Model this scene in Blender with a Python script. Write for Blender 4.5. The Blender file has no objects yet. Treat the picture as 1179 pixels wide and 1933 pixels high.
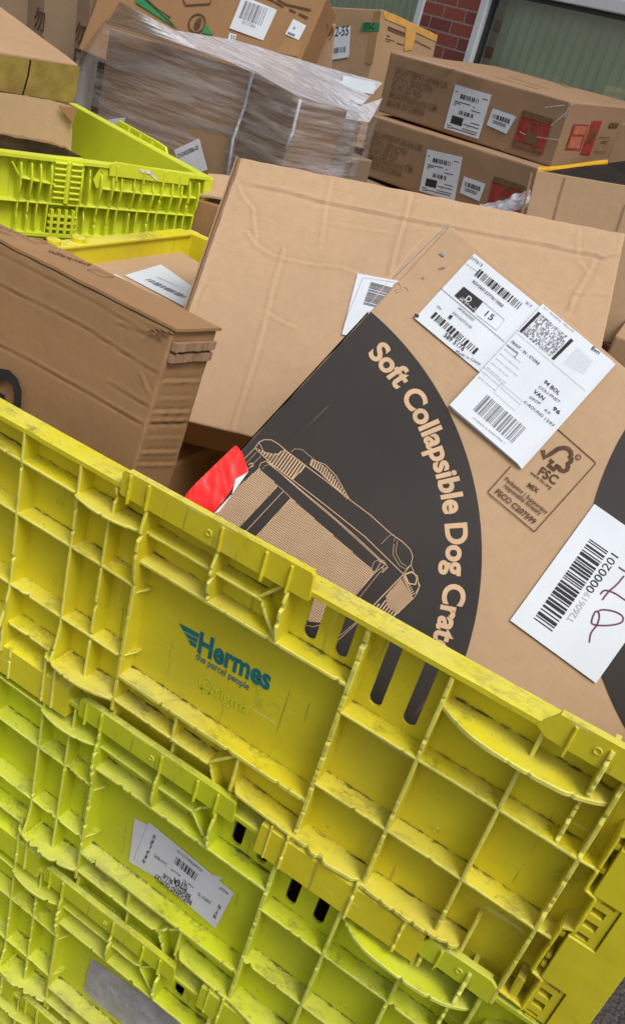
import bpy, bmesh, math, random
import numpy as np
from mathutils import Vector, Matrix, noise
S = bpy.context.scene
COL = S.collection
rad = math.radians

# ------------------------------------------------------------------ camera
CAM = np.array([0.0, -0.62, 1.75])
A_ROLL, A_PIT, A_YAW, FPX = 0.2847, 0.5102, 0.3978, 1638.0
def _rot(a, b, c):
    ca, sa, cb, sb, cc, sc = math.cos(a), math.sin(a), math.cos(b), math.sin(b), math.cos(c), math.sin(c)
    B = np.array([[1, 0, 0], [0, 0, -1], [0, 1, 0]], float)
    Y = np.array([[cc, sc, 0], [-sc, cc, 0], [0, 0, 1]])
    P = np.array([[1, 0, 0], [0, cb, -sb], [0, sb, cb]])
    Q = np.array([[ca, -sa, 0], [sa, ca, 0], [0, 0, 1]])
    return Q @ P @ B @ Y
RC = _rot(A_ROLL, A_PIT, A_YAW)
cd = bpy.data.cameras.new("camera"); cam = bpy.data.objects.new("camera", cd); COL.objects.link(cam)
cam.matrix_world = Matrix([[RC[0][i], -RC[1][i], -RC[2][i], CAM[i]] for i in range(3)] + [[0, 0, 0, 1]])
cd.sensor_fit = 'VERTICAL'; cd.sensor_height = 36; cd.lens = FPX / 1933 * 36
cd.clip_start = 0.02; cd.clip_end = 500
S.camera = cam

# ------------------------------------------------------------------ sky, sun, exposure
SUN_EL, SUN_AZ = rad(60), rad(118)          # azimuth clockwise from +y
w = bpy.data.worlds.new("World"); S.world = w; w.use_nodes = True
nt = w.node_tree; bg = nt.nodes['Background']
sky = nt.nodes.new('ShaderNodeTexSky'); sky.sky_type = 'NISHITA'; sky.sun_disc = False
sky.sun_elevation = SUN_EL; sky.sun_rotation = SUN_AZ; sky.air_density = 1.0; sky.dust_density = 4.0; sky.ozone_density = 0.6
hs = nt.nodes.new('ShaderNodeHueSaturation'); hs.inputs['Saturation'].default_value = 0.28
nt.links.new(sky.outputs[0], hs.inputs['Color']); nt.links.new(hs.outputs[0], bg.inputs[0]); bg.inputs[1].default_value = 0.125
sd = bpy.data.lights.new("sun", 'SUN'); sun = bpy.data.objects.new("sun", sd); COL.objects.link(sun)
sd.energy = 1.6; sd.angle = rad(24); sd.color = (1.0, 0.965, 0.91)
dvec = Vector((math.sin(SUN_AZ) * math.cos(SUN_EL), math.cos(SUN_AZ) * math.cos(SUN_EL), math.sin(SUN_EL)))
sun.rotation_euler = dvec.to_track_quat('Z', 'Y').to_euler(); sun.location = (0, 0, 6)
S.view_settings.view_transform = 'Standard'; S.view_settings.look = 'None'
S.view_settings.exposure = 0.25; S.view_settings.gamma = 1

# ------------------------------------------------------------------ measuring helpers
def ray(px, py):
    d = RC.T @ np.array([(px - 589.5) / FPX, (py - 966.5) / FPX, 1.0]); return d / np.linalg.norm(d)
def onp(px, py, p0, n):
    d = ray(px, py); p0 = np.array(p0, float); n = np.array(n, float)
    return CAM + ((p0 - CAM) @ n) / (d @ n) * d
def crop(ox, oy, wd, W=1179.0):
    k = wd / W
    return lambda *pts: [(ox + x * k, oy + y * k) for x, y in pts]
class Frame:
    """a plane in the world: origin, in-plane axes, outward normal"""
    def __init__(s, o, eu, ev, n=None):
        s.o = np.array(o, float); s.eu = np.array(eu, float); s.ev = np.array(ev, float)
        s.eu /= np.linalg.norm(s.eu); s.ev /= np.linalg.norm(s.ev)
        s.n = np.cross(s.eu, s.ev) if n is None else np.array(n, float)
    def P(s, u, v, h=0.0): return s.o + s.eu * u + s.ev * v + s.n * h
    def uv(s, px, py, h=0.0):
        X = onp(px, py, s.o + s.n * h, s.n) - s.o; return (float(X @ s.eu), float(X @ s.ev))
    def uvs(s, pts): return [s.uv(*p) for p in pts]
    def sub(s, u, v, ang=0.0, h=0.0):
        c, q = math.cos(ang), math.sin(ang)
        return Frame(s.P(u, v, h), s.eu * c + s.ev * q, -s.eu * q + s.ev * c, s.n)

# ------------------------------------------------------------------ object helpers
def tag(o, label=None, cat=None, group=None, kind=None):
    if label: o['label'] = label
    if cat: o['category'] = cat
    if group: o['group'] = group
    if kind: o['kind'] = kind
    return o
ROOT = {}          # world-to-local matrix of every parent
def thing(name, label, cat, loc=(0, 0, 0), rot=None, group=None):
    o = bpy.data.objects.new(name, None); COL.objects.link(o); o.empty_display_size = 0.1
    m = Matrix.Identity(4)
    if rot is not None:
        for i in range(3):
            for j in range(3): m[i][j] = rot[i][j]
    for i in range(3): m[i][3] = loc[i]
    o.matrix_world = m; ROOT[o.name] = m.inverted()
    return tag(o, label, cat, group)
class MB:
    """collects world-space geometry, links it as ONE mesh object"""
    def __init__(s): s.v = []; s.f = []; s.mi = {}
    def add(s, vs, fs, mi=None):
        if mi: s.mi.update({len(s.f) + i: m_ for i, m_ in mi.items()})
        k = len(s.v); s.v += [tuple(float(c) for c in v) for v in vs]; s.f += [tuple(i + k for i in f) for f in fs]
    def box(s, lo, hi, M=None):
        x0, y0, z0 = lo; x1, y1, z1 = hi
        v = [(x0, y0, z0), (x1, y0, z0), (x1, y1, z0), (x0, y1, z0), (x0, y0, z1), (x1, y0, z1), (x1, y1, z1), (x0, y1, z1)]
        if M is not None: v = [M(*p) for p in v]
        s.add(v, [(0, 3, 2, 1), (4, 5, 6, 7), (0, 1, 5, 4), (1, 2, 6, 5), (2, 3, 7, 6), (3, 0, 4, 7)])
    def poly(s, F, pts, h=0.0):
        s.add([F.P(u, v, h) for u, v in pts], [tuple(range(len(pts)))])
    def prism(s, F, pts, h0, h1):
        n = len(pts)
        s.add([F.P(u, v, h0) for u, v in pts] + [F.P(u, v, h1) for u, v in pts],
              [tuple(range(n - 1, -1, -1)), tuple(range(n, 2 * n))] + [(i, (i + 1) % n, n + (i + 1) % n, n + i) for i in range(n)])
    def line(s, F, pts, wd, h=0.0, closed=False):
        pts = [np.array(p, float) for p in pts]
        if closed: pts = pts + [pts[0]]
        L = []; R_ = []
        for i, p in enumerate(pts):
            a = pts[max(i - 1, 0)]; b = pts[min(i + 1, len(pts) - 1)]
            if closed and (i == 0 or i == len(pts) - 1): a = pts[-2]; b = pts[1]
            d = b - a; d = d / (np.linalg.norm(d) + 1e-9); n = np.array([-d[1], d[0]]) * wd / 2
            L.append(p + n); R_.append(p - n)
        n = len(pts)
        s.add([F.P(q[0], q[1], h) for q in L] + [F.P(q[0], q[1], h) for q in R_], [(i, n + i, n + i + 1, i + 1) for i in range(n - 1)])
    def tube(s, pts, r, seg=8):
        pts = [np.array(p, float) for p in pts]; rings = []
        for i, p in enumerate(pts):
            d = pts[min(i + 1, len(pts) - 1)] - pts[max(i - 1, 0)]; d /= np.linalg.norm(d)
            a = np.cross(d, [0.3, 0.2, 0.93]); a /= np.linalg.norm(a); b = np.cross(d, a)
            rings.append([p + r * (math.cos(t) * a + math.sin(t) * b) for t in np.linspace(0, 2 * math.pi, seg, endpoint=False)])
        n = len(pts)
        fs = [(i * seg + j, i * seg + (j + 1) % seg, (i + 1) * seg + (j + 1) % seg, (i + 1) * seg + j) for i in range(n - 1) for j in range(seg)]
        fs += [tuple(range(seg))[::-1], tuple(range((n - 1) * seg, n * seg))]
        s.add([q for r_ in rings for q in r_], fs)
    def build(s, name, mat, parent=None, smooth=False, merge=0.0, bevel=0.0):
        me = bpy.data.meshes.new(name)
        inv = ROOT[parent.name] if parent is not None else Matrix.Identity(4)
        me.from_pydata([tuple(inv @ Vector(v)) for v in s.v], [], s.f)
        for mt in (mat if isinstance(mat, (list, tuple)) else [mat]):
            if mt: me.materials.append(mt)
        if s.mi:
            for i, m_ in s.mi.items(): me.polygons[i].material_index = m_
        if merge > 0:
            bm = bmesh.new(); bm.from_mesh(me); bmesh.ops.remove_doubles(bm, verts=bm.verts, dist=merge); bm.to_mesh(me); bm.free()
        me.validate(); me.update()
        if smooth:
            for p in me.polygons: p.use_smooth = True
        o = bpy.data.objects.new(name, me); COL.objects.link(o)
        if parent is not None: o.parent = parent
        ROOT[o.name] = inv
        if bevel > 0:
            md = o.modifiers.new('bevel', 'BEVEL'); md.width = bevel; md.segments = 2; md.limit_method = 'ANGLE'; md.angle_limit = rad(35)
        return o
def copy_tree(o, parent=None):
    c = o.copy(); COL.objects.link(c)
    if parent is not None: c.parent = parent
    for ch in list(o.children): copy_tree(ch, c)
    return c

# text -> 2-D triangles
_tc = {}
def text2d(txt, bold=0.0, res=3):
    key = (txt, bold, res)
    if key in _tc: return _tc[key]
    cu = bpy.data.curves.new('t', 'FONT'); cu.body = txt; cu.size = 1.0; cu.resolution_u = res; cu.offset = bold
    ob = bpy.data.objects.new('t', cu); COL.objects.link(ob)
    dg = bpy.context.evaluated_depsgraph_get(); dg.update()
    me = bpy.data.meshes.new_from_object(ob.evaluated_get(dg))
    v = np.array([(q.co.x, q.co.y) for q in me.vertices]) if len(me.vertices) else np.zeros((0, 2))
    f = [tuple(p.vertices) for p in me.polygons]
    bpy.data.objects.remove(ob); bpy.data.meshes.remove(me); bpy.data.curves.remove(cu)
    _tc[key] = (v, f); return _tc[key]
def put_text(mb, F, txt, u, v, size, width=None, ang=0.0, h=0.0, bold=0.0, shear=0.0, mono=False, flip=False):
    """size = cap height in metres"""
    V, f = text2d(txt, bold)
    if not len(V): return
    V = V.copy(); V[:, 0] -= V[:, 0].min()
    k = size / 0.70
    kx = k if width is None else width / max(V[:, 0].max(), 1e-6)
    V = np.c_[V[:, 0] * kx + V[:, 1] * k * shear, V[:, 1] * k]
    if flip: V[:, 0] = V[:, 0].max() - V[:, 0]
    c, s_ = math.cos(ang), math.sin(ang)
    W = np.c_[u + V[:, 0] * c - V[:, 1] * s_, v + V[:, 0] * s_ + V[:, 1] * c]
    mb.add([F.P(a, b, h) for a, b in W], f)
def text_px(mb, F, txt, p0, p1, size, h=0.0, **kw):
    """baseline from point p0 to p1 (both read off the photograph), lying in plane F"""
    a = np.array(F.uv(*p0)); b = np.array(F.uv(*p1)); d = b - a
    put_text(mb, F, txt, a[0], a[1], size, width=np.linalg.norm(d), ang=math.atan2(d[1], d[0]), h=h, **kw)
def barcode(mb, F, u, v, wd, ht, n=38, seed=1, h=0.0):
    r = random.Random(seed); x = 0; bars = []
    while x < n:
        b = r.choice([1, 1, 2, 3]); bars.append((x, b)); x += b + r.choice([1, 1, 2])
    k = wd / x
    for a, b in bars: mb.poly(F, [(u + a * k, v), (u + (a + b) * k, v), (u + (a + b) * k, v + ht), (u + a * k, v + ht)], h)
def rect(u, v, a, b): return [(u, v), (u + a, v), (u + a, v + b), (u, v + b)]

# ------------------------------------------------------------------ materials
def new_mat(name):
    m = bpy.data.materials.new(name); m.use_nodes = True
    return m, m.node_tree, m.node_tree.nodes['Principled BSDF']
def N(t, k, **kw):
    n = t.nodes.new('ShaderNode' + k)
    for a, b in kw.items(): setattr(n, a, b)
    return n
def noise_node(t, src, scale, detail=4, rough=0.55, scl=None):
    n = N(t, 'TexNoise'); n.inputs['Scale'].default_value = scale; n.inputs['Detail'].default_value = detail; n.inputs['Roughness'].default_value = rough
    if scl is not None:
        mp = N(t, 'Mapping'); mp.inputs['Scale'].default_value = scl; t.links.new(src, mp.inputs[0]); t.links.new(mp.outputs[0], n.inputs[0])
    else: t.links.new(src, n.inputs[0])
    return n.outputs[0]
def ramp(t, src, a, b, c0=(0, 0, 0, 1), c1=(1, 1, 1, 1)):
    r = N(t, 'ValToRGB'); r.color_ramp.elements[0].position = a; r.color_ramp.elements[1].position = b
    r.color_ramp.elements[0].color = c0; r.color_ramp.elements[1].color = c1
    t.links.new(src, r.inputs[0]); return r.outputs[0]
def mix(t, fac, a, b, mode='MIX'):
    n = N(t, 'MixRGB', blend_type=mode)
    for i, x in enumerate((fac, a, b)):
        if isinstance(x, (int, float)): n.inputs[i].default_value = x
        elif isinstance(x, tuple): n.inputs[i].default_value = x
        else: t.links.new(x, n.inputs[i])
    return n.outputs[0]
def bump(t, src, strength, dist, prev=None):
    b = N(t, 'Bump'); b.inputs['Strength'].default_value = strength; b.inputs['Distance'].default_value = dist
    t.links.new(src, b.inputs['Height'])
    if prev is not None: t.links.new(prev, b.inputs['Normal'])
    return b.outputs[0]
def c4(c): return (c[0], c[1], c[2], 1)
def sc(c, k): return (c[0] * k, c[1] * k, c[2] * k, 1)

def card_mat(name, base, spots=0.15, wave=1.0, axis='X', gloss=0.82, mott=1.0):
    m, t, b = new_mat(name)
    co = N(t, 'TexCoord').outputs['Object']
    big = noise_node(t, co, 4, 5)
    fine = noise_node(t, co, 60, 6, 0.7)
    fib = noise_node(t, co, 40, 4, 0.6, (1, 1, 14) if axis == 'X' else (14, 1, 1))
    col = mix(t, ramp(t, big, .3, .7), sc(base, 1 - .10 * mott), sc(base, 1 + .06 * mott))
    col = mix(t, ramp(t, fib, .3, .75), col, sc((base[0] * .93, base[1] * .92, base[2] * .9), 1), 'MIX')
    n2 = N(t, 'MixRGB', blend_type='MULTIPLY'); n2.inputs[0].default_value = .22; t.links.new(col, n2.inputs[1]); t.links.new(ramp(t, fine, .25, .65, (.62, .58, .53, 1)), n2.inputs[2]); col = n2.outputs[0]
    scf = noise_node(t, co, 11, 8, 0.75)
    col = mix(t, ramp(t, scf, .66, .80, (0, 0, 0, 1), (spots, spots, spots, 1)), col, sc(base, .38))
    lt = noise_node(t, co, 23, 8, 0.8)
    col = mix(t, ramp(t, lt, .68, .78, (0, 0, 0, 1), (.35, .35, .35, 1)), col, sc(base, 1.28))
    t.links.new(col, b.inputs['Base Color']); b.inputs['Roughness'].default_value = gloss
    b.inputs['Specular IOR Level'].default_value = .3
    wv = N(t, 'TexWave', wave_type='BANDS', bands_direction=axis); wv.inputs['Scale'].default_value = 45; wv.inputs['Distortion'].default_value = .6
    t.links.new(co, wv.inputs[0])
    nrm = bump(t, wv.outputs[0], .10 * wave, .0015)
    nrm = bump(t, noise_node(t, co, 9, 5), .45, .006, nrm)
    nrm = bump(t, fine, .15, .001, nrm)
    t.links.new(nrm, b.inputs['Normal'])
    return m
def plastic_mat(name, base, dark, dirt=1.0):
    m, t, b = new_mat(name)
    tc = N(t, 'TexCoord'); co = tc.outputs['Object']
    big = noise_node(t, co, 5, 5)
    col = mix(t, ramp(t, big, .35, .68), c4(base), c4(dark))
    geo = N(t, 'NewGeometry'); sx = N(t, 'SeparateXYZ'); t.links.new(geo.outputs['True Normal'], sx.inputs[0])
    up = N(t, 'MapRange'); up.inputs[1].default_value = .35; up.inputs[2].default_value = .95; t.links.new(sx.outputs[2], up.inputs[0])
    # dust settled on ledges
    d1 = noise_node(t, co, 42, 12, .8, (1, 1.6, 1)); dbig = noise_node(t, co, 9, 4, .6)
    ds = N(t, 'Math', operation='MULTIPLY'); t.links.new(ramp(t, d1, .49, .60), ds.inputs[0]); t.links.new(ramp(t, dbig, .42, .60), ds.inputs[1])
    dm = N(t, 'Math', operation='MULTIPLY'); t.links.new(ds.outputs[0], dm.inputs[0]); t.links.new(up.outputs[0], dm.inputs[1])
    dm2 = N(t, 'Math', operation='MULTIPLY'); dm2.inputs[1].default_value = .70 * dirt; t.links.new(dm.outputs[0], dm2.inputs[0])
    col = mix(t, dm2.outputs[0], col, (.085, .075, .035, 1))
    # pale chalky wear on ledges
    w1 = noise_node(t, co, 7, 6, .6)
    wf = N(t, 'Math', operation='MULTIPLY'); t.links.new(ramp(t, w1, .42, .66), wf.inputs[0]); t.links.new(up.outputs[0], wf.inputs[1])
    wf2 = N(t, 'Math', operation='MULTIPLY'); wf2.inputs[1].default_value = .32 * dirt; t.links.new(wf.outputs[0], wf2.inputs[0])
    col = mix(t, wf2.outputs[0], col, (.72, .68, .30, 1))
    # smears and specks everywhere
    sm = noise_node(t, co, 9, 10, .78)
    col = mix(t, ramp(t, sm, .58, .70, (0, 0, 0, 1), (.55 * dirt,) * 3 + (1,)), col, (.15, .13, .04, 1))
    sp = noise_node(t, co, 95, 3, .6)
    col = mix(t, ramp(t, sp, .73, .77, (0, 0, 0, 1), (.6 * dirt,) * 3 + (1,)), col, (.07, .06, .03, 1))
    # long rubbed scratches and scuffs, running several ways
    for k_, (scl_, rot_) in enumerate((((1, .06, 1), .5), ((.07, 1, 1), -.4), ((1, 1, .05), .2))):
        mp = N(t, 'Mapping'); mp.inputs['Scale'].default_value = (scl_[0], 1, scl_[1] if k_ < 2 else scl_[2]); mp.inputs['Rotation'].default_value = (0, rot_ + k_, 0); t.links.new(co, mp.inputs[0])
        q_ = N(t, 'TexNoise'); q_.inputs['Scale'].default_value = 120; q_.inputs['Detail'].default_value = 3; t.links.new(mp.outputs[0], q_.inputs[0])
        col = mix(t, ramp(t, q_.outputs[0], .70, .73, (0, 0, 0, 1), (.45 * dirt,) * 3 + (1,)), col, ((.16, .14, .05, 1), (.80, .78, .38, 1), (.22, .19, .06, 1))[k_])
    gr = noise_node(t, co, 3.2, 8, .7)
    col = mix(t, ramp(t, gr, .50, .70, (0, 0, 0, 1), (.30 * dirt,) * 3 + (1,)), col, (.30, .26, .05, 1))
    scr = noise_node(t, co, 60, 4, .6, (1, 1, .12))
    col = mix(t, ramp(t, scr, .66, .74, (0, 0, 0, 1), (.22 * dirt,) * 3 + (1,)), col, (.85, .83, .45, 1))
    t.links.new(col, b.inputs['Base Color'])
    t.links.new(ramp(t, big, .3, .7, (.42,) * 3 + (1,), (.6,) * 3 + (1,)), b.inputs['Roughness'])
    b.inputs['Specular IOR Level'].default_value = .35
    b.inputs['Subsurface Weight'].default_value = .0
    nrm = bump(t, noise_node(t, co, 14, 4), .25, .006)
    nrm = bump(t, noise_node(t, co, 120, 4), .12, .0008, nrm)
    t.links.new(nrm, b.inputs['Normal'])
    return m
def flat_mat(name, col, rough=.7, var=.08, scale=30, spec=.3, bmp=0.0):
    m, t, b = new_mat(name); co = N(t, 'TexCoord').outputs['Object']
    t.links.new(mix(t, ramp(t, noise_node(t, co, scale, 5), .3, .7), sc(col, 1 - var), sc(col, 1 + var)), b.inputs['Base Color'])
    b.inputs['Roughness'].default_value = rough; b.inputs['Specular IOR Level'].default_value = spec
    if bmp: t.links.new(bump(t, noise_node(t, co, scale * 1.5, 4), bmp, .004), b.inputs['Normal'])
    return m
M = {}
M['yellow'] = plastic_mat('yellow_plastic', (.70, .625, .024), (.61, .50, .014))
M['lime'] = plastic_mat('lime_plastic', (.58, .64, .020), (.50, .53, .012), 1.1)
M['yellow_worn'] = plastic_mat('yellow_plastic_worn_edge', (.78, .74, .16), (.62, .56, .05), 1.2)
M['lime_worn'] = plastic_mat('lime_plastic_worn_edge', (.70, .74, .14), (.55, .58, .05), 1.4)
M['lime2'] = plastic_mat('lime_plastic_clean', (.64, .71, .035), (.58, .64, .025), .5)
M['card'] = card_mat('cardboard_pale', (.50, .335, .205), .16, wave=.35)
M['card_print'] = card_mat('cardboard_printed', (.47, .315, .190), .2)
M['card_brown'] = card_mat('cardboard_brown', (.34, .215, .125), .25)
M['card_long'] = card_mat('cardboard_long', (.355, .205, .098), .22, wave=.4)
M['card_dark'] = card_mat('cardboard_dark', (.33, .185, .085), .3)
M['card_far'] = card_mat('cardboard_far', (.42, .27, .155), .2)
M['card_dull'] = card_mat('cardboard_dull', (.27, .19, .12), .3)
M['tape_brown'] = flat_mat('brown_tape', (.33, .185, .07), .28, .12, 14, .5, .3)
M['tape_yellow'] = flat_mat('yellow_tape', (.75, .42, .03), .4, .1, 20, .4)
M['tape_clear'] = flat_mat('clear_tape_yellowed', (.36, .26, .08), .25, .25, 22, .5, .5)
M['tape_orange'] = flat_mat('orange_tape', (.62, .34, .09), .3, .15, 25, .5, .4)
def rubbed(name, col, under):
    m, t, b = new_mat(name); co = N(t, 'TexCoord').outputs['Object']
    c = mix(t, ramp(t, noise_node(t, co, 7, 6), .3, .7), sc(col, .88), sc(col, 1.15))
    mp = N(t, 'Mapping'); mp.inputs['Scale'].default_value = (1, 1, .06); mp.inputs['Rotation'].default_value = (0, .7, 0); t.links.new(co, mp.inputs[0])
    q_ = N(t, 'TexNoise'); q_.inputs['Scale'].default_value = 110; q_.inputs['Detail'].default_value = 3; t.links.new(mp.outputs[0], q_.inputs[0])
    c = mix(t, ramp(t, q_.outputs[0], .70, .74, (0, 0, 0, 1), (.22, .22, .22, 1)), c, c4(under))
    c = mix(t, ramp(t, noise_node(t, co, 30, 12, .85), .66, .74, (0, 0, 0, 1), (.28, .28, .28, 1)), c, c4(under))
    t.links.new(c, b.inputs['Base Color']); t.links.new(ramp(t, noise_node(t, co, 5, 5), .3, .7, (.42,) * 3 + (1,), (.62,) * 3 + (1,)), b.inputs['Roughness']); b.inputs['Specular IOR Level'].default_value = .16
    t.links.new(bump(t, noise_node(t, co, 8, 5), .4, .005), b.inputs['Normal']); return m
M['char'] = rubbed('charcoal_print', (.034, .029, .026), (.26, .19, .13))
M['ink'] = flat_mat('black_ink', (.035, .032, .035), .8, .25, 60, .2)
M['ink_grey'] = flat_mat('grey_ink', (.22, .22, .24), .8, .25, 60, .2)
M['ink_pale'] = flat_mat('faded_ink', (.42, .43, .46), .8, .15, 60, .2)
M['ink_brown'] = flat_mat('brown_ink', (.10, .055, .035), .85, .25, 50, .15)
M['ink_faint'] = flat_mat('faint_brown_ink', (.17, .095, .05), .85, .25, 50, .15)
M['ink_olive'] = flat_mat('stencil_ink', (.13, .075, .025), .85, .3, 50, .15)
M['kraft_print'] = flat_mat('unprinted_kraft', (.56, .38, .235), .8, .08, 40, .2)
M['teal'] = flat_mat('teal_ink', (.012, .16, .17), .5, .25, 60, .4)
M['purple'] = flat_mat('purple_marker', (.13, .03, .07), .6, .2, 60, .3)
M['red_ink'] = flat_mat('red_ink', (.33, .045, .035), .75, .25, 35, .2)
M['ink_stencil'] = flat_mat('faded_stencil_ink', (.20, .12, .065), .85, .2, 50, .15)
M['red_pale'] = flat_mat('worn_red_ink', (.42, .15, .08), .75, .2, 35, .2)
M['green'] = flat_mat('green_print', (.03, .22, .07), .6, .2, 30, .3)
M['green_pale'] = flat_mat('dull_green_print', (.05, .13, .05), .7, .25, 30, .2)
M['blue'] = flat_mat('dark_blue_plastic', (.025, .04, .07), .4, .3, 30, .4)
M['paper'] = flat_mat('white_label_paper', (.62, .66, .71), .6, .05, 12, .3, .12)
M['paper_grey'] = flat_mat('greyish_label_paper', (.62, .62, .66), .6, .07, 14, .3, .15)
M['red'] = flat_mat('red_plastic', (.80, .022, .020), .38, .10, 20, .45, .25)
M['white_torn'] = flat_mat('white_torn_backing', (.70, .70, .70), .7, .1, 60, .2)
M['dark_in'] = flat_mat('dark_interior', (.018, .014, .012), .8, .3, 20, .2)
M['shaded_flap'] = flat_mat('shaded_flap_brown', (.075, .045, .028), .35, .5, 18, .4, 1.0)  # glossy dark brown, the shade inside a carton flap put into the colour
M['frame_white'] = flat_mat('white_window_frame', (.72, .75, .78), .35, .04, 8, .4)
M['gasket'] = flat_mat('dark_gasket', (.05, .055, .05), .5, .3, 8, .3)
M['blind'] = flat_mat('sage_blind_fabric', (.68, .67, .56), .8, .10, 3, .2)
M['duct'] = flat_mat('silver_tape', (.36, .34, .35), .38, .2, 40, .5, 1.0)
M['metal_grey'] = flat_mat('black_bag_plastic', (.03, .03, .04), .3, .4, 25, .5, .8)

def film_mat(name, base, f0, f1, scl, colr=(.62, .64, .70)):
    m, t, b = new_mat(name); co = N(t, 'TexCoord').outputs['Object']
    t.nodes.remove(b); out = t.nodes['Material Output']
    n1 = noise_node(t, co, 5, 7, .7, scl); n2 = noise_node(t, co, 14, 6, .7, scl)
    ad = N(t, 'Math', operation='ADD'); t.links.new(n1, ad.inputs[0]); t.links.new(n2, ad.inputs[1])
    mr = N(t, 'MapRange'); mr.inputs[1].default_value = .84; mr.inputs[2].default_value = 1.28; mr.inputs[3].default_value = f0; mr.inputs[4].default_value = f1
    t.links.new(ad.outputs[0], mr.inputs[0])
    tr = N(t, 'BsdfTransparent'); tr.inputs[0].default_value = (.93, .93, .95, 1)
    df = N(t, 'BsdfPrincipled'); df.inputs['Base Color'].default_value = c4(colr); df.inputs['Roughness'].default_value = .18; df.inputs['Specular IOR Level'].default_value = .8
    t.links.new(bump(t, n2, .8, .004), df.inputs['Normal'])
    mx = N(t, 'MixShader'); t.links.new(mr.outputs[0], mx.inputs[0]); t.links.new(tr.outputs[0], mx.inputs[1]); t.links.new(df.outputs[0], mx.inputs[2])
    t.links.new(mx.outputs[0], out.inputs[0]); return m
M['film'] = film_mat('stretch_film', 0, .0, .60, (.5, .5, 7), (.66, .62, .62))
M['film_top'] = film_mat('stretch_film_layers', 0, .38, .95, (.5, 7, 7), (.66, .70, .78))
M['film_side'] = film_mat('stretch_film_loose', 0, .22, .5, (3, 3, .6), (.50, .50, .46))

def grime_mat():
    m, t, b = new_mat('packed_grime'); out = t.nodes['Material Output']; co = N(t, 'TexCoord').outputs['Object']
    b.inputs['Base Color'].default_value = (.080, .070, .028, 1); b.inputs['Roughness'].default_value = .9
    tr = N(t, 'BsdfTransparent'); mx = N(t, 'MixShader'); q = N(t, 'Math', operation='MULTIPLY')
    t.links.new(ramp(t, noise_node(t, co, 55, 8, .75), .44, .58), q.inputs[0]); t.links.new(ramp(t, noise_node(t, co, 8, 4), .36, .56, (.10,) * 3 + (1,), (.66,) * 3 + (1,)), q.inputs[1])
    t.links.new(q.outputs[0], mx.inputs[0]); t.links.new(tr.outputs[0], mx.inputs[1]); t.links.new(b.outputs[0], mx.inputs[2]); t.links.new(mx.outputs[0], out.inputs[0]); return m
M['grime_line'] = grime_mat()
def glass_mat():
    m, t, b = new_mat('window_glass'); t.nodes.remove(b); out = t.nodes['Material Output']
    g = N(t, 'BsdfGlossy'); g.inputs['Roughness'].default_value = .02; g.inputs[0].default_value = (.9, .95, .9, 1)
    tr = N(t, 'BsdfTransparent'); tr.inputs[0].default_value = (.90, .95, .90, 1)
    lw = N(t, 'LayerWeight'); fr = N(t, 'Math', operation='POWER'); t.links.new(lw.outputs['Facing'], fr.inputs[0]); fr.inputs[1].default_value = 4
    ml = N(t, 'Math', operation='MULTIPLY_ADD'); ml.inputs[1].default_value = 1.0; ml.inputs[2].default_value = .08; t.links.new(fr.outputs[0], ml.inputs[0])
    mx = N(t, 'MixShader'); t.links.new(ml.outputs[0], mx.inputs[0]); t.links.new(tr.outputs[0], mx.inputs[1]); t.links.new(g.outputs[0], mx.inputs[2])
    t.links.new(mx.outputs[0], out.inputs[0]); return m
M['glass'] = glass_mat()
def brick_mat():
    m, t, b = new_mat('red_brick'); co = N(t, 'TexCoord').outputs['Object']
    mp = N(t, 'Mapping'); mp.inputs['Rotation'].default_value = (rad(90), 0, 0); t.links.new(co, mp.inputs[0])
    br = N(t, 'TexBrick'); br.inputs['Scale'].default_value = 1.0; br.inputs['Brick Width'].default_value = .225; br.inputs['Row Height'].default_value = .075
    br.inputs['Mortar Size'].default_value = .006; br.inputs['Mortar Smooth'].default_value = .15; br.inputs['Bias'].default_value = -.1
    br.inputs['Color1'].default_value = (.30, .065, .042, 1); br.inputs['Color2'].default_value = (.15, .034, .028, 1); br.inputs['Mortar'].default_value = (.34, .28, .25, 1)
    nz = N(t, 'TexNoise'); nz.inputs['Scale'].default_value = 60; t.links.new(co, nz.inputs[0])
    wq = N(t, 'MixRGB'); wq.inputs[0].default_value = .006; t.links.new(mp.outputs[0], wq.inputs[1]); t.links.new(nz.outputs[1], wq.inputs[2])
    t.links.new(wq.outputs[0], br.inputs[0])
    col = mix(t, ramp(t, noise_node(t, co, 45, 7, .7), .35, .75, (0, 0, 0, 1), (.5, .5, .5, 1)), br.outputs[0], (.30, .10, .07, 1))
    t.links.new(col, b.inputs['Base Color']); b.inputs['Roughness'].default_value = .9
    iv = N(t, 'Math', operation='SUBTRACT'); iv.inputs[0].default_value = 1; t.links.new(br.outputs['Fac'], iv.inputs[1])
    nrm = bump(t, iv.outputs[0], .8, .008); nrm = bump(t, noise_node(t, co, 80, 5), .4, .003, nrm); t.links.new(nrm, b.inputs['Normal'])
    return m
M['brick'] = brick_mat()
def asphalt():
    m, t, b = new_mat('dark_asphalt'); co = N(t, 'TexCoord').outputs['Object']
    vo = N(t, 'TexVoronoi'); vo.inputs['Scale'].default_value = 90; t.links.new(co, vo.inputs[0])
    col = mix(t, ramp(t, noise_node(t, co, 6, 8, .7), .3, .7), (.035, .03, .032, 1), (.075, .065, .065, 1))
    col = mix(t, ramp(t, vo.outputs[0], .10, .22, (.75, .75, .75, 1), (0, 0, 0, 1)), col, (.22, .20, .19, 1))
    t.links.new(col, b.inputs['Base Color']); b.inputs['Roughness'].default_value = .9
    t.links.new(bump(t, vo.outputs[0], 1.0, .01), b.inputs['Normal']); return m
M['asphalt'] = asphalt()

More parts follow.
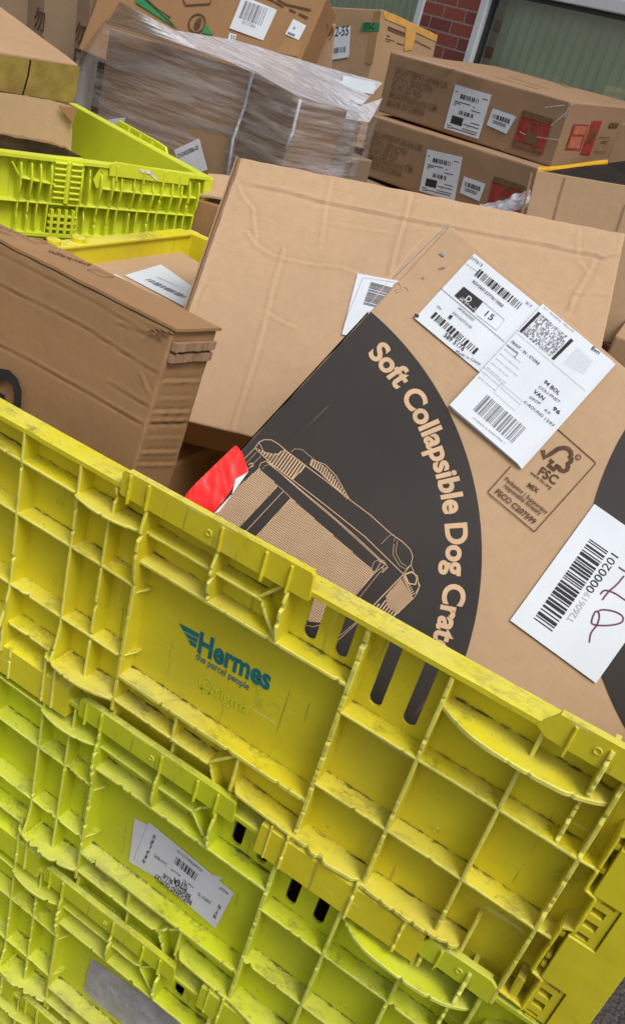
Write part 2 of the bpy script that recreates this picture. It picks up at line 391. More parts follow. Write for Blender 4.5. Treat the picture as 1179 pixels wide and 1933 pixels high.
# ------------------------------------------------------------------ ground
g = MB(); g.add([(-150, -150, 0), (150, -150, 0), (150, 150, 0), (-150, 150, 0)], [(0, 1, 2, 3)])
tag(g.build('ground', M['asphalt']), kind='structure')

# ------------------------------------------------------------------ ribbed plastic crates
K = 0.62                                   # wall drawing units -> metres
ZT = CAM[2]
rib_r = random.Random(5)
class Wall:
    """wall of a crate: u to the right, w downwards, y = depth behind the outer rib plane"""
    def __init__(s, F): s.F = F; s.mb = MB()
    def pt(s, u, w, y): return s.F.P(u, -w, -y)
    def rib(s, a, b, prof=None, t=.0062, y1=.036, worn=.0007, nick=.36, step=.005):
        """rib from a=(u,w) to b=(u,w); prof(k)-> outer y for k in 0..1"""
        a = np.array(a, float); b = np.array(b, float); L = np.linalg.norm(b - a); n = max(2, int(L / step)); d = (b - a) / L; q = np.array([-d[1], d[0]])
        rows = []; ph = rib_r.random() * 50
        for i in range(n + 1):
            k = i / n; c = a + (b - a) * k; yo = prof(k) if prof else 0.0
            yo += noise.noise((ph, k * L * 60, 0)) * worn
            nz = noise.noise((ph + 9, k * L * 85, 3))
            if nz > nick: yo += (nz - nick) * .020
            tt = t * (1 + .12 * noise.noise((ph + 20, k * L * 30, 1))); wob = q * noise.noise((ph + 5, k * L * 12, 7)) * .0004
            ch = min(.0016, tt * .3)
            sec = [(-tt * .62, y1), (-tt / 2, yo + ch), (-tt / 2 + ch, yo), (tt / 2 - ch, yo), (tt / 2, yo + ch), (tt * .62, y1)]
            rows.append([s.pt(*(c + q * e + wob * (1 if yy < y1 else 0)), yy) for e, yy in sec])
        m = 6; vs = [p for r in rows for p in r]
        fs = [(i * m + j, i * m + j + 1, (i + 1) * m + j + 1, (i + 1) * m + j) for i in range(n) for j in range(m - 1)]
        fs += [tuple(range(m))[::-1], tuple(range(n * m, n * m + m))]
        s.mb.add(vs, fs, {i * 5 + j: 1 for i in range(n) for j in (1, 2, 3)})
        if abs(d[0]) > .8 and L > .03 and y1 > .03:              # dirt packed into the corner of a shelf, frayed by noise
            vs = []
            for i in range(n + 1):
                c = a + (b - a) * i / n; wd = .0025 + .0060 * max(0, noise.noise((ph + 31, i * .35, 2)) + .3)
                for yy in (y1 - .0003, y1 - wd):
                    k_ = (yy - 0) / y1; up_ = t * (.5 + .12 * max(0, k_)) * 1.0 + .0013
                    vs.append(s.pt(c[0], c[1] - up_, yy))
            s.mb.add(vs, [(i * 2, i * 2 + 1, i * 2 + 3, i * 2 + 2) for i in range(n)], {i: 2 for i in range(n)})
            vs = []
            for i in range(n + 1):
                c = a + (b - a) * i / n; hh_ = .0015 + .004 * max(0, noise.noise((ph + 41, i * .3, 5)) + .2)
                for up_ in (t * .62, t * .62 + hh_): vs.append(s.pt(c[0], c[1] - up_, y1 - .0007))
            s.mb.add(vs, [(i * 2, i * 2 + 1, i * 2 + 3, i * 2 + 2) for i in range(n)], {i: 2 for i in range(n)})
    def slab(s, u0, u1, w0, w1, y0, y1): s.mb.box((u0, w0, y0), (u1, w1, y1), M=lambda u, w, y: s.pt(u, w, y))
def bulge(a, p=2.5, base=0.0): return lambda k: base + a * (1 - abs(2 * k - 1) ** p)
def flare(a, k0): return lambda k: a * (max(0, (k - k0) / (1 - k0)) ** 1.6) if k > k0 else 0.0
def lipflare(k): return -.012 * math.sin(math.pi * min(1, k * 1.15)) if k < .87 else 0.0
def plate2d(outer, holes, F, y0, y1):
    """flat plate with holes: filled 2-D curve turned into a mesh, world-space data"""
    cu = bpy.data.curves.new('p', 'CURVE'); cu.dimensions = '2D'; cu.fill_mode = 'BOTH'; cu.extrude = .5
    for ring in [outer] + holes:
        sp = cu.splines.new('POLY'); sp.points.add(len(ring) - 1)
        for p, (u, w_) in zip(sp.points, ring): p.co = (u, -w_, 0, 1)
        sp.use_cyclic_u = True
    ob = bpy.data.objects.new('p', cu); COL.objects.link(ob); dg = bpy.context.evaluated_depsgraph_get(); dg.update()
    me = bpy.data.meshes.new_from_object(ob.evaluated_get(dg))
    vs = [F.P(v.co.x, v.co.y, -(y0 if v.co.z > 0 else y1)) for v in me.vertices]; fs = [tuple(p.vertices) for p in me.polygons]
    bpy.data.objects.remove(ob); bpy.data.meshes.remove(me); bpy.data.curves.remove(cu)
    return vs, fs
def slot(u0, u1, w0, w1):
    r = (u1 - u0) / 2; c = (u0 + u1) / 2
    return [(u0, w0), (u1, w0)] + [(c + r * math.cos(a), w1 - r + r * math.sin(a)) for a in np.linspace(0, math.pi, 11)]

def crate_front(wl):
    """outer face of the crate's long wall, copied from the stack in front"""
    R_ = wl.rib; U0 = -1.74
    SK = .036
    # skin with the four hand slots
    holes = [slot(-.394, -.370, .765, .841), slot(-.3355, -.312, .765, .841), slot(-.2575, -.234, .765, .8885), slot(-.197, -.1735, .765, .8885)]
    # rows
    for w_ in (.905, 1.066):
        R_((U0, w_ - .003), (-.847, w_), None); R_((-.847, w_), (-.774, w_)); R_((-.774, w_), (-.70, w_ + .002))
        R_((-.284, w_), (-.146, w_)); R_((-.146, w_), (-.0115, w_)); R_((-.0115, w_), (.1125, w_ + .002)); R_((.1125, w_ + .001), (.138, w_))
    R_((U0, .790), (-.847, .796)); R_((-.847, .796), (-.70, .797), lambda k: .004 - .020 * math.sin(math.pi * min(1, k * .9 + .12)) ** .7)
    R_((U0, 1.155), (-.864, 1.158))
    R_((-.864, 1.168), (-.70, 1.166), lambda k: -.002 - .022 * math.sin(math.pi * (k * .85 + .1)) ** .8, t=.0075, nick=.15)
    # columns, left part
    for u in (-1.60, -1.47, -1.34, -1.21, -1.10, -.979):
        R_((u, .737), (u, 1.16), lambda k: -.020 * max(0, (k - .75) / .25) ** 1.5); R_((u, 1.16), (u, 1.226), lambda k: -.010)
    R_((-.847, .737), (-.847, 1.168), lambda k: -.016 * max(0, (k - .80) / .2) ** 1.5)
    R_((-.774, .797), (-.774, 1.166)); R_((-.768, .742), (-.768, .797))
    # column left of the name panel flares out under the lip plate
    R_((-.70, .747), (-.70, .905), lambda k: -.012 * math.sin(math.pi * k) ** .8, t=.007, nick=.2, worn=.002)
    R_((-.70, .905), (-.70, 1.262), lambda k: .012 if k > .82 else 0.0, t=.0075)
    # shelves over the name panel
    R_((-.70, .796), (-.555, .796), lambda k: .004); R_((-.555, .796), (-.471, .796), lambda k: .004)
    R_((-.471, .796), (-.434, .752), lambda k: .006); R_((-.471, .796), (-.424, .849), lambda k: .004)
    R_((-.555, .749), (-.555, .850), lambda k: -.011 * math.sin(math.pi * k) ** .7, nick=.15, worn=.002)
    R_((-.421, .749), (-.421, .852), lambda k: -.012 * math.sin(math.pi * k) ** .7, nick=.15, worn=.002)
    R_((-.70, .853), (-.284, .853), None, t=.0075)
    # thin step lines crossing the panel side
    for w_ in (.915, 1.058): R_((-.697, w_ + .006), (-.683, w_), lambda k: .004 + .02 * k, t=.003)
    R_((-.70, 1.112), (-.284, 1.114), None, t=.009)
    # below the panel
    R_((-.70, 1.171), (-.479, 1.172), lambda k: .0); R_((-.479, 1.172), (-.428, 1.117), lambda k: .004); R_((-.479, 1.172), (-.45, 1.25), lambda k: .006 + .008 * k)
    R_((-.562, 1.112), (-.562, 1.262), lambda k: .002 + .012 * (k > .45)); R_((-.425, 1.112), (-.425, 1.262), lambda k: .002 + .012 * (k > .6))
    R_((-.424, 1.190), (-.287, 1.199), lambda k: -.004 + .022 * max(0, 1 - k * 7) ** 2, t=.008)
    R_((-.287, 1.199), (-.150, 1.203), lambda k: -.003 - .007 * math.sin(math.pi * k) ** 2, t=.009, nick=.25)
    R_((-.150, 1.203), (.037, 1.198), lambda k: -.004 - .006 * math.sin(math.pi * k) + .020 * max(0, (k - .9) * 10) ** 2, t=.009, nick=.12, worn=.002)
    R_((.036, 1.13), (.036, 1.20), lambda k: .012 * (1 - k))
    # columns, right part
    R_((-.284, .741), (-.284, 1.292), lambda k: .004 if k < .06 else 0.0, t=.0085, worn=.0018, nick=.25)
    R_((-.146, .741), (-.146, 1.292), None, t=.007, nick=.28)
    R_((-.0115, .805), (-.0115, 1.292), None, t=.0065); R_((-.006, .744), (-.006, .797), lambda k: .006)
    R_((.0765, .805), (.0765, .905), lambda k: .003, nick=.1); R_((.080, .712), (.080, .806), lambda k: -.006 - .008 * math.sin(math.pi * k), t=.0065, worn=.003, nick=.05)
    R_((.1125, .752), (.1125, 1.262), None, t=.007)
    # long curved shelf under the right-hand lip
    R_((-.146, .800), (.1125, .802), lambda k: .010 - .034 * (1 - abs(2 * k - 1) ** 3.0), t=.009, nick=.38)
    # foot beam
    for (a, b) in ((U0, -.80), (-.345, -.020)):
        wl.mb.add([wl.pt(u, w_, y) for u in (a, b) for w_, y in ((1.204, SK), (1.216, -.0035), (1.286, -.0035), (1.286, .030))],
                  [(0, 1, 5, 4), (1, 2, 6, 5), (2, 3, 7, 6), (0, 3, 2, 1), (4, 5, 6, 7)])
        n = 6
        for i in range(1, n):
            u = a + (b - a) * i / n
            if b - a > .5: R_((u, 1.205), (u, 1.288), lambda k: -.006, y1=.0)
    for u in (-.864, -.838): R_((u, 1.16), (u, 1.284), lambda k: -.0075)
    for u in (-.291, -.152, -.058): R_((u, 1.20), (u, 1.289), lambda k: -.0085, t=.0055, nick=.2)
    R_((-.325, 1.205), (-.325, 1.286), lambda k: -.006, t=.004)
    # rim: flat top with a thin front edge, slightly chipped
    n = 150; rows = []
    for i in range(n + 1):
        u = U0 + (.245 - U0) * i / n
        c = max(0, noise.noise((u * 14, 3, 1)) - .15) * .006
        rows.append([wl.pt(u, .7285, .044), wl.pt(u, .7275, .003 + c), wl.pt(u, .7300, c * .5), wl.pt(u, .7385 + .001 * noise.noise((u * 30, 1, 1)), c * .3), wl.pt(u, .7395, .006), wl.pt(u, .7395, .044)])
    wl.mb.add([p for r in rows for p in r], [(i * 6 + j, i * 6 + (j + 1) % 6, (i + 1) * 6 + (j + 1) % 6, (i + 1) * 6 + j) for i in range(n) for j in range(6)])
    # little moulding marks
    for (u, w_) in ((-.905, 1.03), (-.735, 1.00), (-.08, 1.04), (.06, 1.11), (-.915, .86)):
        C_ = [wl.pt(u + .006 * math.cos(a), w_ + .006 * math.sin(a), SK - .0008) for a in np.linspace(0, 2 * math.pi, 13)]
        wl.mb.tube(C_, .0006, 4)
def crate_skin(wl):
    mb = MB(); SK = .036
    holes = [slot(-.394, -.370, .765, .841), slot(-.3355, -.312, .765, .841), slot(-.2575, -.234, .765, .8885), slot(-.197, -.1735, .765, .8885)]
    vs, fs = plate2d([(-1.74, .733), (.245, .733), (.245, 1.262), (-1.74, 1.262)], holes, wl.F, SK, SK + .006)
    mb.add(vs, fs); return mb
def crate_lip(wl):
    mb = MB(); F = wl.F; old = wl.mb; wl.mb = mb
    # centre plate
    mb.prism(F, [(-.757, -.7075), (-.754, -.7015), (-.748, -.700), (-.392, -.698), (-.3885, -.7015), (-.3835, -.744), (-.386, -.7475), (-.752, -.7475), (-.757, -.744)], .0036, -.0035)
    mb.prism(F, [(-.748, -.700), (-.392, -.698), (-.390, -.7285), (-.750, -.7285)], -.0035, -.010)
    for u, w0, w1, tt in ((-.738, .702, .756, .0045), (-.70, .703, .749, .005), (-.553, .703, .752, .0042), (-.470, .703, .757, .0045), (-.424, .703, .752, .0042)):
        wl.rib((u, w0), (u, w1), lambda k: -.0085, t=tt, y1=-.003, worn=.001, nick=.3)
    mb2 = MB(); mb0, mb = mb, mb2; wl.mb = mb2
    # right-hand plate with the cut corners
    mb.prism(F, [(-.019, -.736), (.003, -.7015), (.112, -.700), (.124, -.708), (.124, -.749), (.0, -.7475)], .0036, -.0035)
    mb.prism(F, [(.003, -.7015), (.112, -.700), (.112, -.7285), (-.005, -.7285)], -.0035, -.010)
    for u, w0, w1 in ((.028, .706, .759),): wl.rib((u, w0), (u, w1), lambda k: -.008, t=.0045, y1=-.003)
    for u, w_, mq in ((-.576, .727, mb0), (.064, .724, mb2)):
        mq.tube([wl.pt(u + .005 * math.cos(a), w_ + .005 * math.sin(a), -.0038) for a in np.linspace(0, 2 * math.pi, 15)], .0011, 5)
    wl.mb = old; return mb0, mb2
def crate_hinge(wl):
    mb = MB(); F = wl.F; old = wl.mb; wl.mb = mb
    pl = [(.151, .850), (.2425, .850), (.2425, 1.262), (.1945, 1.262), (.1945, 1.146), (.153, 1.146), (.153, 1.040), (.1945, 1.040), (.1945, .947), (.151, .947)]
    mb.prism(F, [(u, -w_) for u, w_ in pl][::-1], .0006, -.030)
    mb.prism(F, [(.197, -.74), (.2425, -.74), (.2425, -.8485), (.160, -.8485), (.160, -.82), (.197, -.79)][::-1], .0002, -.030)
    for w0 in (.949, 1.148):
        holes = [[(.161, w0 + a), (.1805, w0 + a), (.1805, w0 + a + .0165), (.161, w0 + a + .0165)] for a in (.019, .047)]
        holes.append([(.166, w0 + .0015), (.1865, w0 + .0015), (.1865, w0 + .008), (.166, w0 + .008)])
        h1 = w0 + (.0895 if w0 < 1 else .085)
        holes.append([(.161, w0 + .076), (.179, w0 + .076), (.179, h1 - .003), (.161, h1 - .003)])
        vs, fs = plate2d([(.1555, w0), (.1925, w0), (.1925, h1), (.1555, h1)], holes, F, .0028, .012); mb.add(vs, fs)
        mb.prism(F, [(.155, -w0), (.155, -h1), (.193, -h1), (.193, -w0)], -.017, -.03)
        for a in (.019, .047, .076):
            mb.prism(F, [(.161, -(w0 + a + .014)), (.1805, -(w0 + a + .014)), (.1805, -(w0 + a + .0175)), (.161, -(w0 + a + .0175))], -.003, -.017)
    for a, b in (((.140, .832), (.140, .948)), ((.140, .948), (.157, .951)), ((.157, .951), (.157, 1.026)), ((.157, 1.026), (.1405, 1.034)), ((.1405, 1.034), (.138, 1.146)), ((.138, 1.146), (.156, 1.150)), ((.156, 1.150), (.154, 1.232)), ((.140, .832), (.165, .812)), ((.165, .812), (.197, .80)),
                 ((.1125, 1.225), (.156, 1.228))):
        wl.rib(a, b, lambda k: -.0012, t=.0058, nick=.5)
    for w0 in (.852, 1.046, 1.10, .90, 1.12):
        mb.prism(F, [(.1435, -w0), (.1505, -w0), (.1505, -(w0 + .010)), (.1435, -(w0 + .010))], -.004 - .004 * rib_r.random(), -.03)
    # stub block near the foot
    mb.prism(F, [(.126, -1.178), (.139, -1.180), (.141, -1.232), (.128, -1.236)], -.006, -.034)
    wl.mb = old; return mb

def make_crate(label, mat, worn, du, pitch, depth=0.90, dy=0.0):
    zr = ZT - pitch * K                       # frame origin height (drawing w = 0)
    F = Frame([du * K, dy, zr], [1, 0, 0], [0, 0, 1], [0, -1, 0])
    F.eu = F.eu * K; F.ev = F.ev * K; F.n = F.n * K            # scaled frame: drawing units
    base = [(-.75 + du) * K, depth / 2 + dy, zr - 1.286 * K]
    root = thing('stacking_crate', label, 'crate', base, None, 'yellow ribbed crates in the front stack')
    wl = Wall(F); crate_front(wl)
    skin = crate_skin(wl).build('front_wall', mat, root)
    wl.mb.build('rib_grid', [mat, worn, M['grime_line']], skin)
    for m_ in crate_lip(wl): m_.build('lip_plate', mat, root, bevel=.0012)
    crate_hinge(wl).build('hinge', mat, root, bevel=.0008)
    x0, x1 = (-1.745 + du) * K, (.2425 + du) * K; z1 = zr - .7285 * K; z0 = zr - 1.262 * K; y0 = .0262 + dy
    for side, (a, b) in (('l', (x0, x0 + .024)), ('r', (x1 - .024, x1))):
        mb = MB(); mb.box((a, y0, z0), (b, depth + dy, z1)); mb.build('side_wall', mat, root, bevel=.002)
        if side == 'l':
            m2 = MB(); m2.box((a - .004, y0, z1 - .003), (b + .005, depth - .03 + dy, z1 + .003))
            for yy in (.50, .56): m2.tube([(b - .012, yy, z1), (b - .012, yy, z1 + .012)], .013, 12)
            m2.build('side_rim', mat, root, bevel=.002)
    mb = MB(); mb.box((x0 + .024, depth + dy - .024, z0), (x1 - .024, depth + dy, z1 - .002)); mb.build('back_wall', mat, root)
    mb = MB(); mb.box((x0 + .024, y0 + .001, z0), (x1 - .024, depth + dy - .024, z0 + .012)); mb.build('floor', mat, root)
    return root, F, wl, skin

crate1, F1, W1, sk1 = make_crate('golden yellow ribbed crate with teal company name, topmost of the front stack, full of cartons', M['yellow'], M['yellow_worn'], 0, 0)
crate2, F2, W2, sk2 = make_crate('lime yellow ribbed crate with a white address label, directly under the topmost front crate', M['lime'], M['lime_worn'], -.015, .514, dy=.001)
crate3, F3, W3, sk3 = make_crate('lime yellow ribbed crate with a strip of silver tape, third crate down in front', M['lime'], M['lime_worn'], -.040, 1.045, dy=.002)
crate4, F4, W4, sk4 = make_crate('dull lime ribbed crate at the very bottom left corner, lowest of the front stack', M['lime'], M['lime_worn'], -.055, 1.570, dy=.003)

# panel frames (metre units) for marks on the recessed panels
def panel(F, y=.036): return Frame(F.P(0, 0, -y), [1, 0, 0], [0, 0, 1], [0, -1, 0])
P1 = panel(F1); P2 = panel(F2); P3 = panel(F3)
mb = MB()
text_px(mb, P1, 'Hermes', (373, 1229), (508, 1303), .0265, h=.0006, bold=.035)
wing = crop(200, 860, 500)
mb.poly(P1, P1.uvs(wing((325, 743), (418, 793), (412, 812), (345, 778))), .0006)
mb.poly(P1, P1.uvs(wing((348, 784), (411, 816), (407, 832), (362, 808))), .0006)
mb.poly(P1, P1.uvs(wing((366, 814), (406, 836), (402, 856), (376, 840))), .0006)
mb.build('company_logo', M['teal'], crate1)
mb = MB(); text_px(mb, P1, 'the parcel people', (369.5, 1243), (469, 1303), .0095, h=.0006, bold=.01); mb.build('slogan', M['teal'], crate1)
mb = MB(); text_px(mb, P1, 'sigma', (405, 1311), (470, 1350), .0155, h=.0011, bold=.01)
c0 = P1.uv(391, 1293)
for rr in (.0095, .0045):
    mb.line(P1, [(c0[0] + rr * math.cos(a), c0[1] + rr * math.sin(a)) for a in np.linspace(0, 2 * math.pi, 20)], .0016, .0011)
mb.line(P1, [(c0[0] - .006, c0[1] - .007), (c0[0], c0[1] - .014), (c0[0] + .006, c0[1] - .007)], .0016, .0011)
mb.build('embossed_maker_mark', M['lime2'], crate1)

def label_sheet(parent, F, pts, mat, name='label', thick=.0005, h=.0006):
    mb = MB(); mb.prism(F, pts, h + thick, h); o = mb.build(name, mat, parent); return o
# address labels on crate 2 (upside down, as in the photo)
Zl = crop(240, 1530, 210)
lb0 = label_sheet(crate2, P2, P2.uvs(Zl((85, 80), (215, 150), (600, 640), (990, 690), (1005, 720), (560, 860), (25, 535))), M['paper_grey'], 'address_label', h=.0006)
lb = label_sheet(crate2, P2, P2.uvs(Zl((240, 110), (1140, 865), (945, 1240), (90, 500))), M['paper_grey'], 'address_label', h=.0016)
mb = MB(); hh = .0024
a = P2.uv(*Zl((300, 225))[0]); b = P2.uv(*Zl((1140, 865))[0])
def tl(txt, p1, p0, size, **k): text_px(mb, P2, txt, Zl(p0)[0], Zl(p1)[0], size, h=hh, **k)   # reads right-to-left on the wall = upside down
tl('BRIDGEND OUTLET', (310, 650), (700, 950), .0085, bold=.02)
tl('BRISTOL BLUE', (400, 650), (690, 885), .0085, bold=.02)
tl('0764', (510, 690), (650, 775), .0125, bold=.02)
tl('Hub ID', (610, 712), (715, 790), .005); tl('Route', (480, 600), (575, 665), .005)
tl('DEPOT ID', (765, 850), (900, 950), .006); tl('231019B5PL', (300, 440), (440, 550), .006)
tl('07564050641171174', (548, 400), (810, 615), .005)
tl('FRONT', (990, 785), (1085, 855), .005); tl('Unit 4, North Way, Bridgend', (330, 725), (645, 965), .004)
for i, ch in enumerate('NELPEN'): tl(ch, (300 - i * 22, 240 + i * 52), (322 - i * 22, 262 + i * 52), .008, bold=.03)
for i, ch in enumerate('NTN'): tl(ch, (985 - i * 25, 980 + i * 50), (1010 - i * 25, 1000 + i * 50), .008, bold=.03)
q0 = np.array(P2.uv(*Zl((510, 545))[0])); q1 = np.array(P2.uv(*Zl((735, 735))[0])); q2 = np.array(P2.uv(*Zl((540, 475))[0]))
d = q1 - q0; Fb = P2.sub(q0[0], q0[1], math.atan2(d[1], d[0]), hh); barcode(mb, Fb, 0, 0, np.linalg.norm(d), np.linalg.norm(q2 - q0), 44, 3)
mb.build('printing', M['ink'], lb)
# silver tape on crate 3
Zt = crop(0, 1560, 260)
tp = P3.uvs(Zt((795, 1125), (1250, 1500), (1500, 1700), (1450, 1800), (1100, 1690), (800, 1480), (725, 1400), (740, 1330)))
tp = [P3.uv(*p) for p in [(174, 1808), (290, 1890), (360, 1940), (330, 1990), (250, 1945), (178, 1888), (160, 1869), (163, 1853)]]
label_sheet(crate3, P3, tp, M['duct'], 'silver_tape', thick=.0012)

# cartons inside the lower crates, seen through the hand slots
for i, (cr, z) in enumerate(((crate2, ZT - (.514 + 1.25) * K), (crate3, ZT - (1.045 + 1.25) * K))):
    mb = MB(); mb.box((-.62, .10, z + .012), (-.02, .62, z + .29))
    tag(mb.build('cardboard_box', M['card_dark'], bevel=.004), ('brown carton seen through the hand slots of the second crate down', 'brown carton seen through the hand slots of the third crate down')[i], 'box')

# ------------------------------------------------------------------ cardboard boxes
def rvec(a, b):
    return np.array(Matrix.Rotation(math.hypot(a, b), 3, Vector((a, b, 0)) if math.hypot(a, b) > 1e-9 else Vector((1, 0, 0))))
def rotz(a): return np.array(Matrix.Rotation(a, 3, 'Z'))
class Box:
    """o = lower front left corner, rotation, dims; local x right, y away, z up"""
    def __init__(s, q=None, o=None, R=None, d=None):
        if q is not None:
            o = q[:3]; R = rotz(rad(q[3])) @ rvec(rad(q[4]), rad(q[5])); d = q[6:9]
        s.o = np.array(o, float); s.R = np.array(R, float); s.d = np.array(d, float)
    def W(s, x, y, z): return s.o + s.R @ np.array([x, y, z])
    def face(s, k):
        X, Y, Z = s.R[:, 0], s.R[:, 1], s.R[:, 2]; dx, dy, dz = s.d
        if k == 'front': return Frame(s.W(0, 0, 0), X, Z, -Y)
        if k == 'right': return Frame(s.W(dx, 0, 0), Y, Z, X)
        if k == 'left': return Frame(s.W(0, dy, 0), -Y, Z, -X)
        if k == 'top': return Frame(s.W(0, 0, dz), X, Y, Z)
def box_mesh(bx, res=.02, r=.004, creases={}, dent=.0015, seed=0):
    """closed carton with softened edges; creases[face] = list of (points, width, depth)"""
    dx, dy, dz = bx.d; mb = MB(); Xs = []
    def lin(L):
        n = max(3, int(L / res)); a = list(np.linspace(r * 1.6, L - r * 1.6, n)); return np.array([0, r * .4, r] + a + [L - r, L - r * .4, L])
    ax, ay, az = lin(dx), lin(dy), lin(dz)
    faces = {'front': (ax, az, lambda u, v: (u, 0 * u, v), (0, -1, 0)), 'back': (ax, az, lambda u, v: (dx - u, 0 * u + dy, v), (0, 1, 0)),
             'right': (ay, az, lambda u, v: (0 * u + dx, u, v), (1, 0, 0)), 'left': (ay, az, lambda u, v: (0 * u, dy - u, v), (-1, 0, 0)),
             'top': (ax, ay, lambda u, v: (u, v, 0 * u + dz), (0, 0, 1)), 'bottom': (ax, ay, lambda u, v: (u, dy - v, 0 * u), (0, 0, -1))}
    for k, (A, B, fn, nn) in faces.items():
        U, V = np.meshgrid(A, B); P = np.stack(fn(U, V), -1).astype(float)
        q = np.clip(P, r, np.array([dx, dy, dz]) - r); d = P - q; L = np.linalg.norm(d, axis=-1, keepdims=True); nrm = d / np.maximum(L, 1e-9); P = q + nrm * r
        D = np.zeros(U.shape); edge = np.minimum.reduce([U, V, A[-1] - U, B[-1] - V]); wgt = np.clip(edge / .012, 0, 1)
        if k in creases:
            for pts, wd, dep in creases[k]:
                pts = np.array(pts); best = np.full(U.shape, 9.0); sgn = np.zeros(U.shape)
                for a, b in zip(pts[:-1], pts[1:]):
                    ab = b - a; L2 = max(ab @ ab, 1e-9); tt = np.clip(((U - a[0]) * ab[0] + (V - a[1]) * ab[1]) / L2, 0, 1)
                    ex, ey = U - a[0] - tt * ab[0], V - a[1] - tt * ab[1]; dd = np.hypot(ex, ey); m = dd < best
                    best = np.where(m, dd, best); sgn = np.where(m, np.sign(ab[0] * ey - ab[1] * ex), sgn)
                sd = best * sgn
                D += dep * np.exp(-np.abs(sd) / (wd * .75)) - dep * .75 * np.exp(-np.abs(sd - wd * 1.5) / (wd * .9))
        vs = []
        for i in range(U.shape[0]):
            for j in range(U.shape[1]):
                p = P[i, j]; w_ = wgt[i, j]
                nz = noise.noise(Vector(p * 3.5) + Vector((seed * 7.1, 0, 0))) * dent * 2 + noise.noise(Vector(p * 22) + Vector((seed, 3, 0))) * dent * .5
                e = nz * w_ + D[i, j] * w_ + (1 - w_) * .0012 * noise.noise(Vector(p * 35) + Vector((seed, 9, 0)))
                vs.append(bx.W(*(p + nrm[i, j] * e)))
        n1 = U.shape[1]
        fs = [(i * n1 + j, i * n1 + j + 1, (i + 1) * n1 + j + 1, (i + 1) * n1 + j) for i in range(U.shape[0] - 1) for j in range(n1 - 1)]
        mb.add(vs, fs)
    return mb
def carton(q, label, mat, cat='box', name='cardboard_box', group=None, **kw):
    bx = q if isinstance(q, Box) else Box(q)
    root = thing(name, label, cat, bx.W(bx.d[0] / 2, bx.d[1] / 2, 0), bx.R, group)
    box_mesh(bx, **kw).build('carton', mat, root, smooth=True, merge=.0003)
    return root, bx
def decal(root, F, name, mat, polys=(), h=.0009, thick=None):
    mb = MB()
    for p in polys:
        if thick: mb.prism(F, p, h + thick, h)
        else: mb.poly(F, p, h)
    return mb.build(name, mat, root)

# --- the dog crate box -------------------------------------------------
n_ = np.array([0.2294452, -0.77316436, 0.59124595]); eu_ = np.array([0.95089092, 0.04840189, -0.30571836]); ev_ = np.array([0.20775311, 0.63235602, 0.74630055])
TLd = onp(848, 424, (-0.18233203, 0.21868686, 1.3749333), n_)
DW, DH, DT = .598, .4814, .095
dog = Box(o=TLd - ev_ * DH, R=np.stack([eu_, -n_, ev_], 1), d=[DW, DT, DH])
FD = dog.face('front')
cg = crop(350, 280, 500)
dogroot, _ = carton(dog, 'large printed box for a collapsible dog crate leaning in the top front crate', M['card_print'], res=.008, r=.003, dent=.0009, seed=3,
                    creases={'front': [(FD.uvs(crop(350, 800, 500)((790, 175), (880, 240), (950, 290))), .004, .0008), (FD.uvs([(745, 745), (753, 775)]), .004, -.0015)]})
C1 = (0.0, 0.0)
arc = lambda cx_, cy_, r_, a0, a1, n=60: [(cx_ + r_ * math.cos(rad(a)), cy_ + r_ * math.sin(rad(a))) for a in np.linspace(a0, a1, n)]
H1 = .0016
mb = MB(); e_ = .0015
mb.poly(FD, [(e_, e_)] + arc(0, 0, .3484, .4, 89.7), H1)
mb.poly(FD, [(DW - e_, DH - e_)] + [(max(e_, u), min(v, DH - e_)) for u, v in arc(.5953, DH - .0037, .309, 180.6, 269.6)] , H1)
mb.build('dark_print', M['char'], dogroot)
# side face carries the dark print as well
FL = dog.face('left'); mb = MB(); mb.poly(FL, [(e_, e_), (DT - e_, e_), (DT - e_, .348), (e_, .348)], .0014); mb.build('dark_print', M['char'], dogroot)
# curved headline
V, f = text2d('Soft Collapsible Dog Crate', .034, 5); V = V.copy(); V[:, 0] -= V[:, 0].min(); Wt = V[:, 0].max()
V2, _f = text2d('Soft Collapsible Dog Crat', .034, 5)
kk = rad(84.3) - rad(24.0); per = kk / (V2[:, 0].max() - V2[:, 0].min())
mb = MB(); vs = []
for x, y in V:
    a = rad(84.3) - x * per; r_ = .3118 + y / .70 * .0222; vs.append(FD.P(r_ * math.cos(a), r_ * math.sin(a), H1 + .0004))
mb.add(vs, f); mb.build('headline_text', M['kraft_print'], dogroot)
# line drawing of the soft crate
zd = crop(400, 810, 400)
D = lambda *p: FD.uvs(zd(*p)); mb = MB(); hd = H1 + .0004; LW = .0009
def hatch(mb, F, poly, ang, pitch, wd, h):
    poly = np.array(poly); c, s_ = math.cos(ang), math.sin(ang); q = np.c_[poly[:, 0] * c + poly[:, 1] * s_, -poly[:, 0] * s_ + poly[:, 1] * c]
    y = q[:, 1].min() + pitch / 2; n = len(q)
    while y < q[:, 1].max():
        xs = []
        for i in range(n):
            a, b = q[i], q[(i + 1) % n]
            if (a[1] - y) * (b[1] - y) < 0: xs.append(a[0] + (y - a[1]) / (b[1] - a[1]) * (b[0] - a[0]))
        xs.sort()
        for x0, x1 in zip(xs[::2], xs[1::2]):
            R4 = [(x0, y - wd / 2), (x1, y - wd / 2), (x1, y + wd / 2), (x0, y + wd / 2)]
            mb.poly(F, [(a * c - b * s_, a * s_ + b * c) for a, b in R4], h)
        y += pitch
a0 = math.atan2(*(np.array(D((700, 480))[0]) - np.array(D((300, 180))[0]))[::-1])
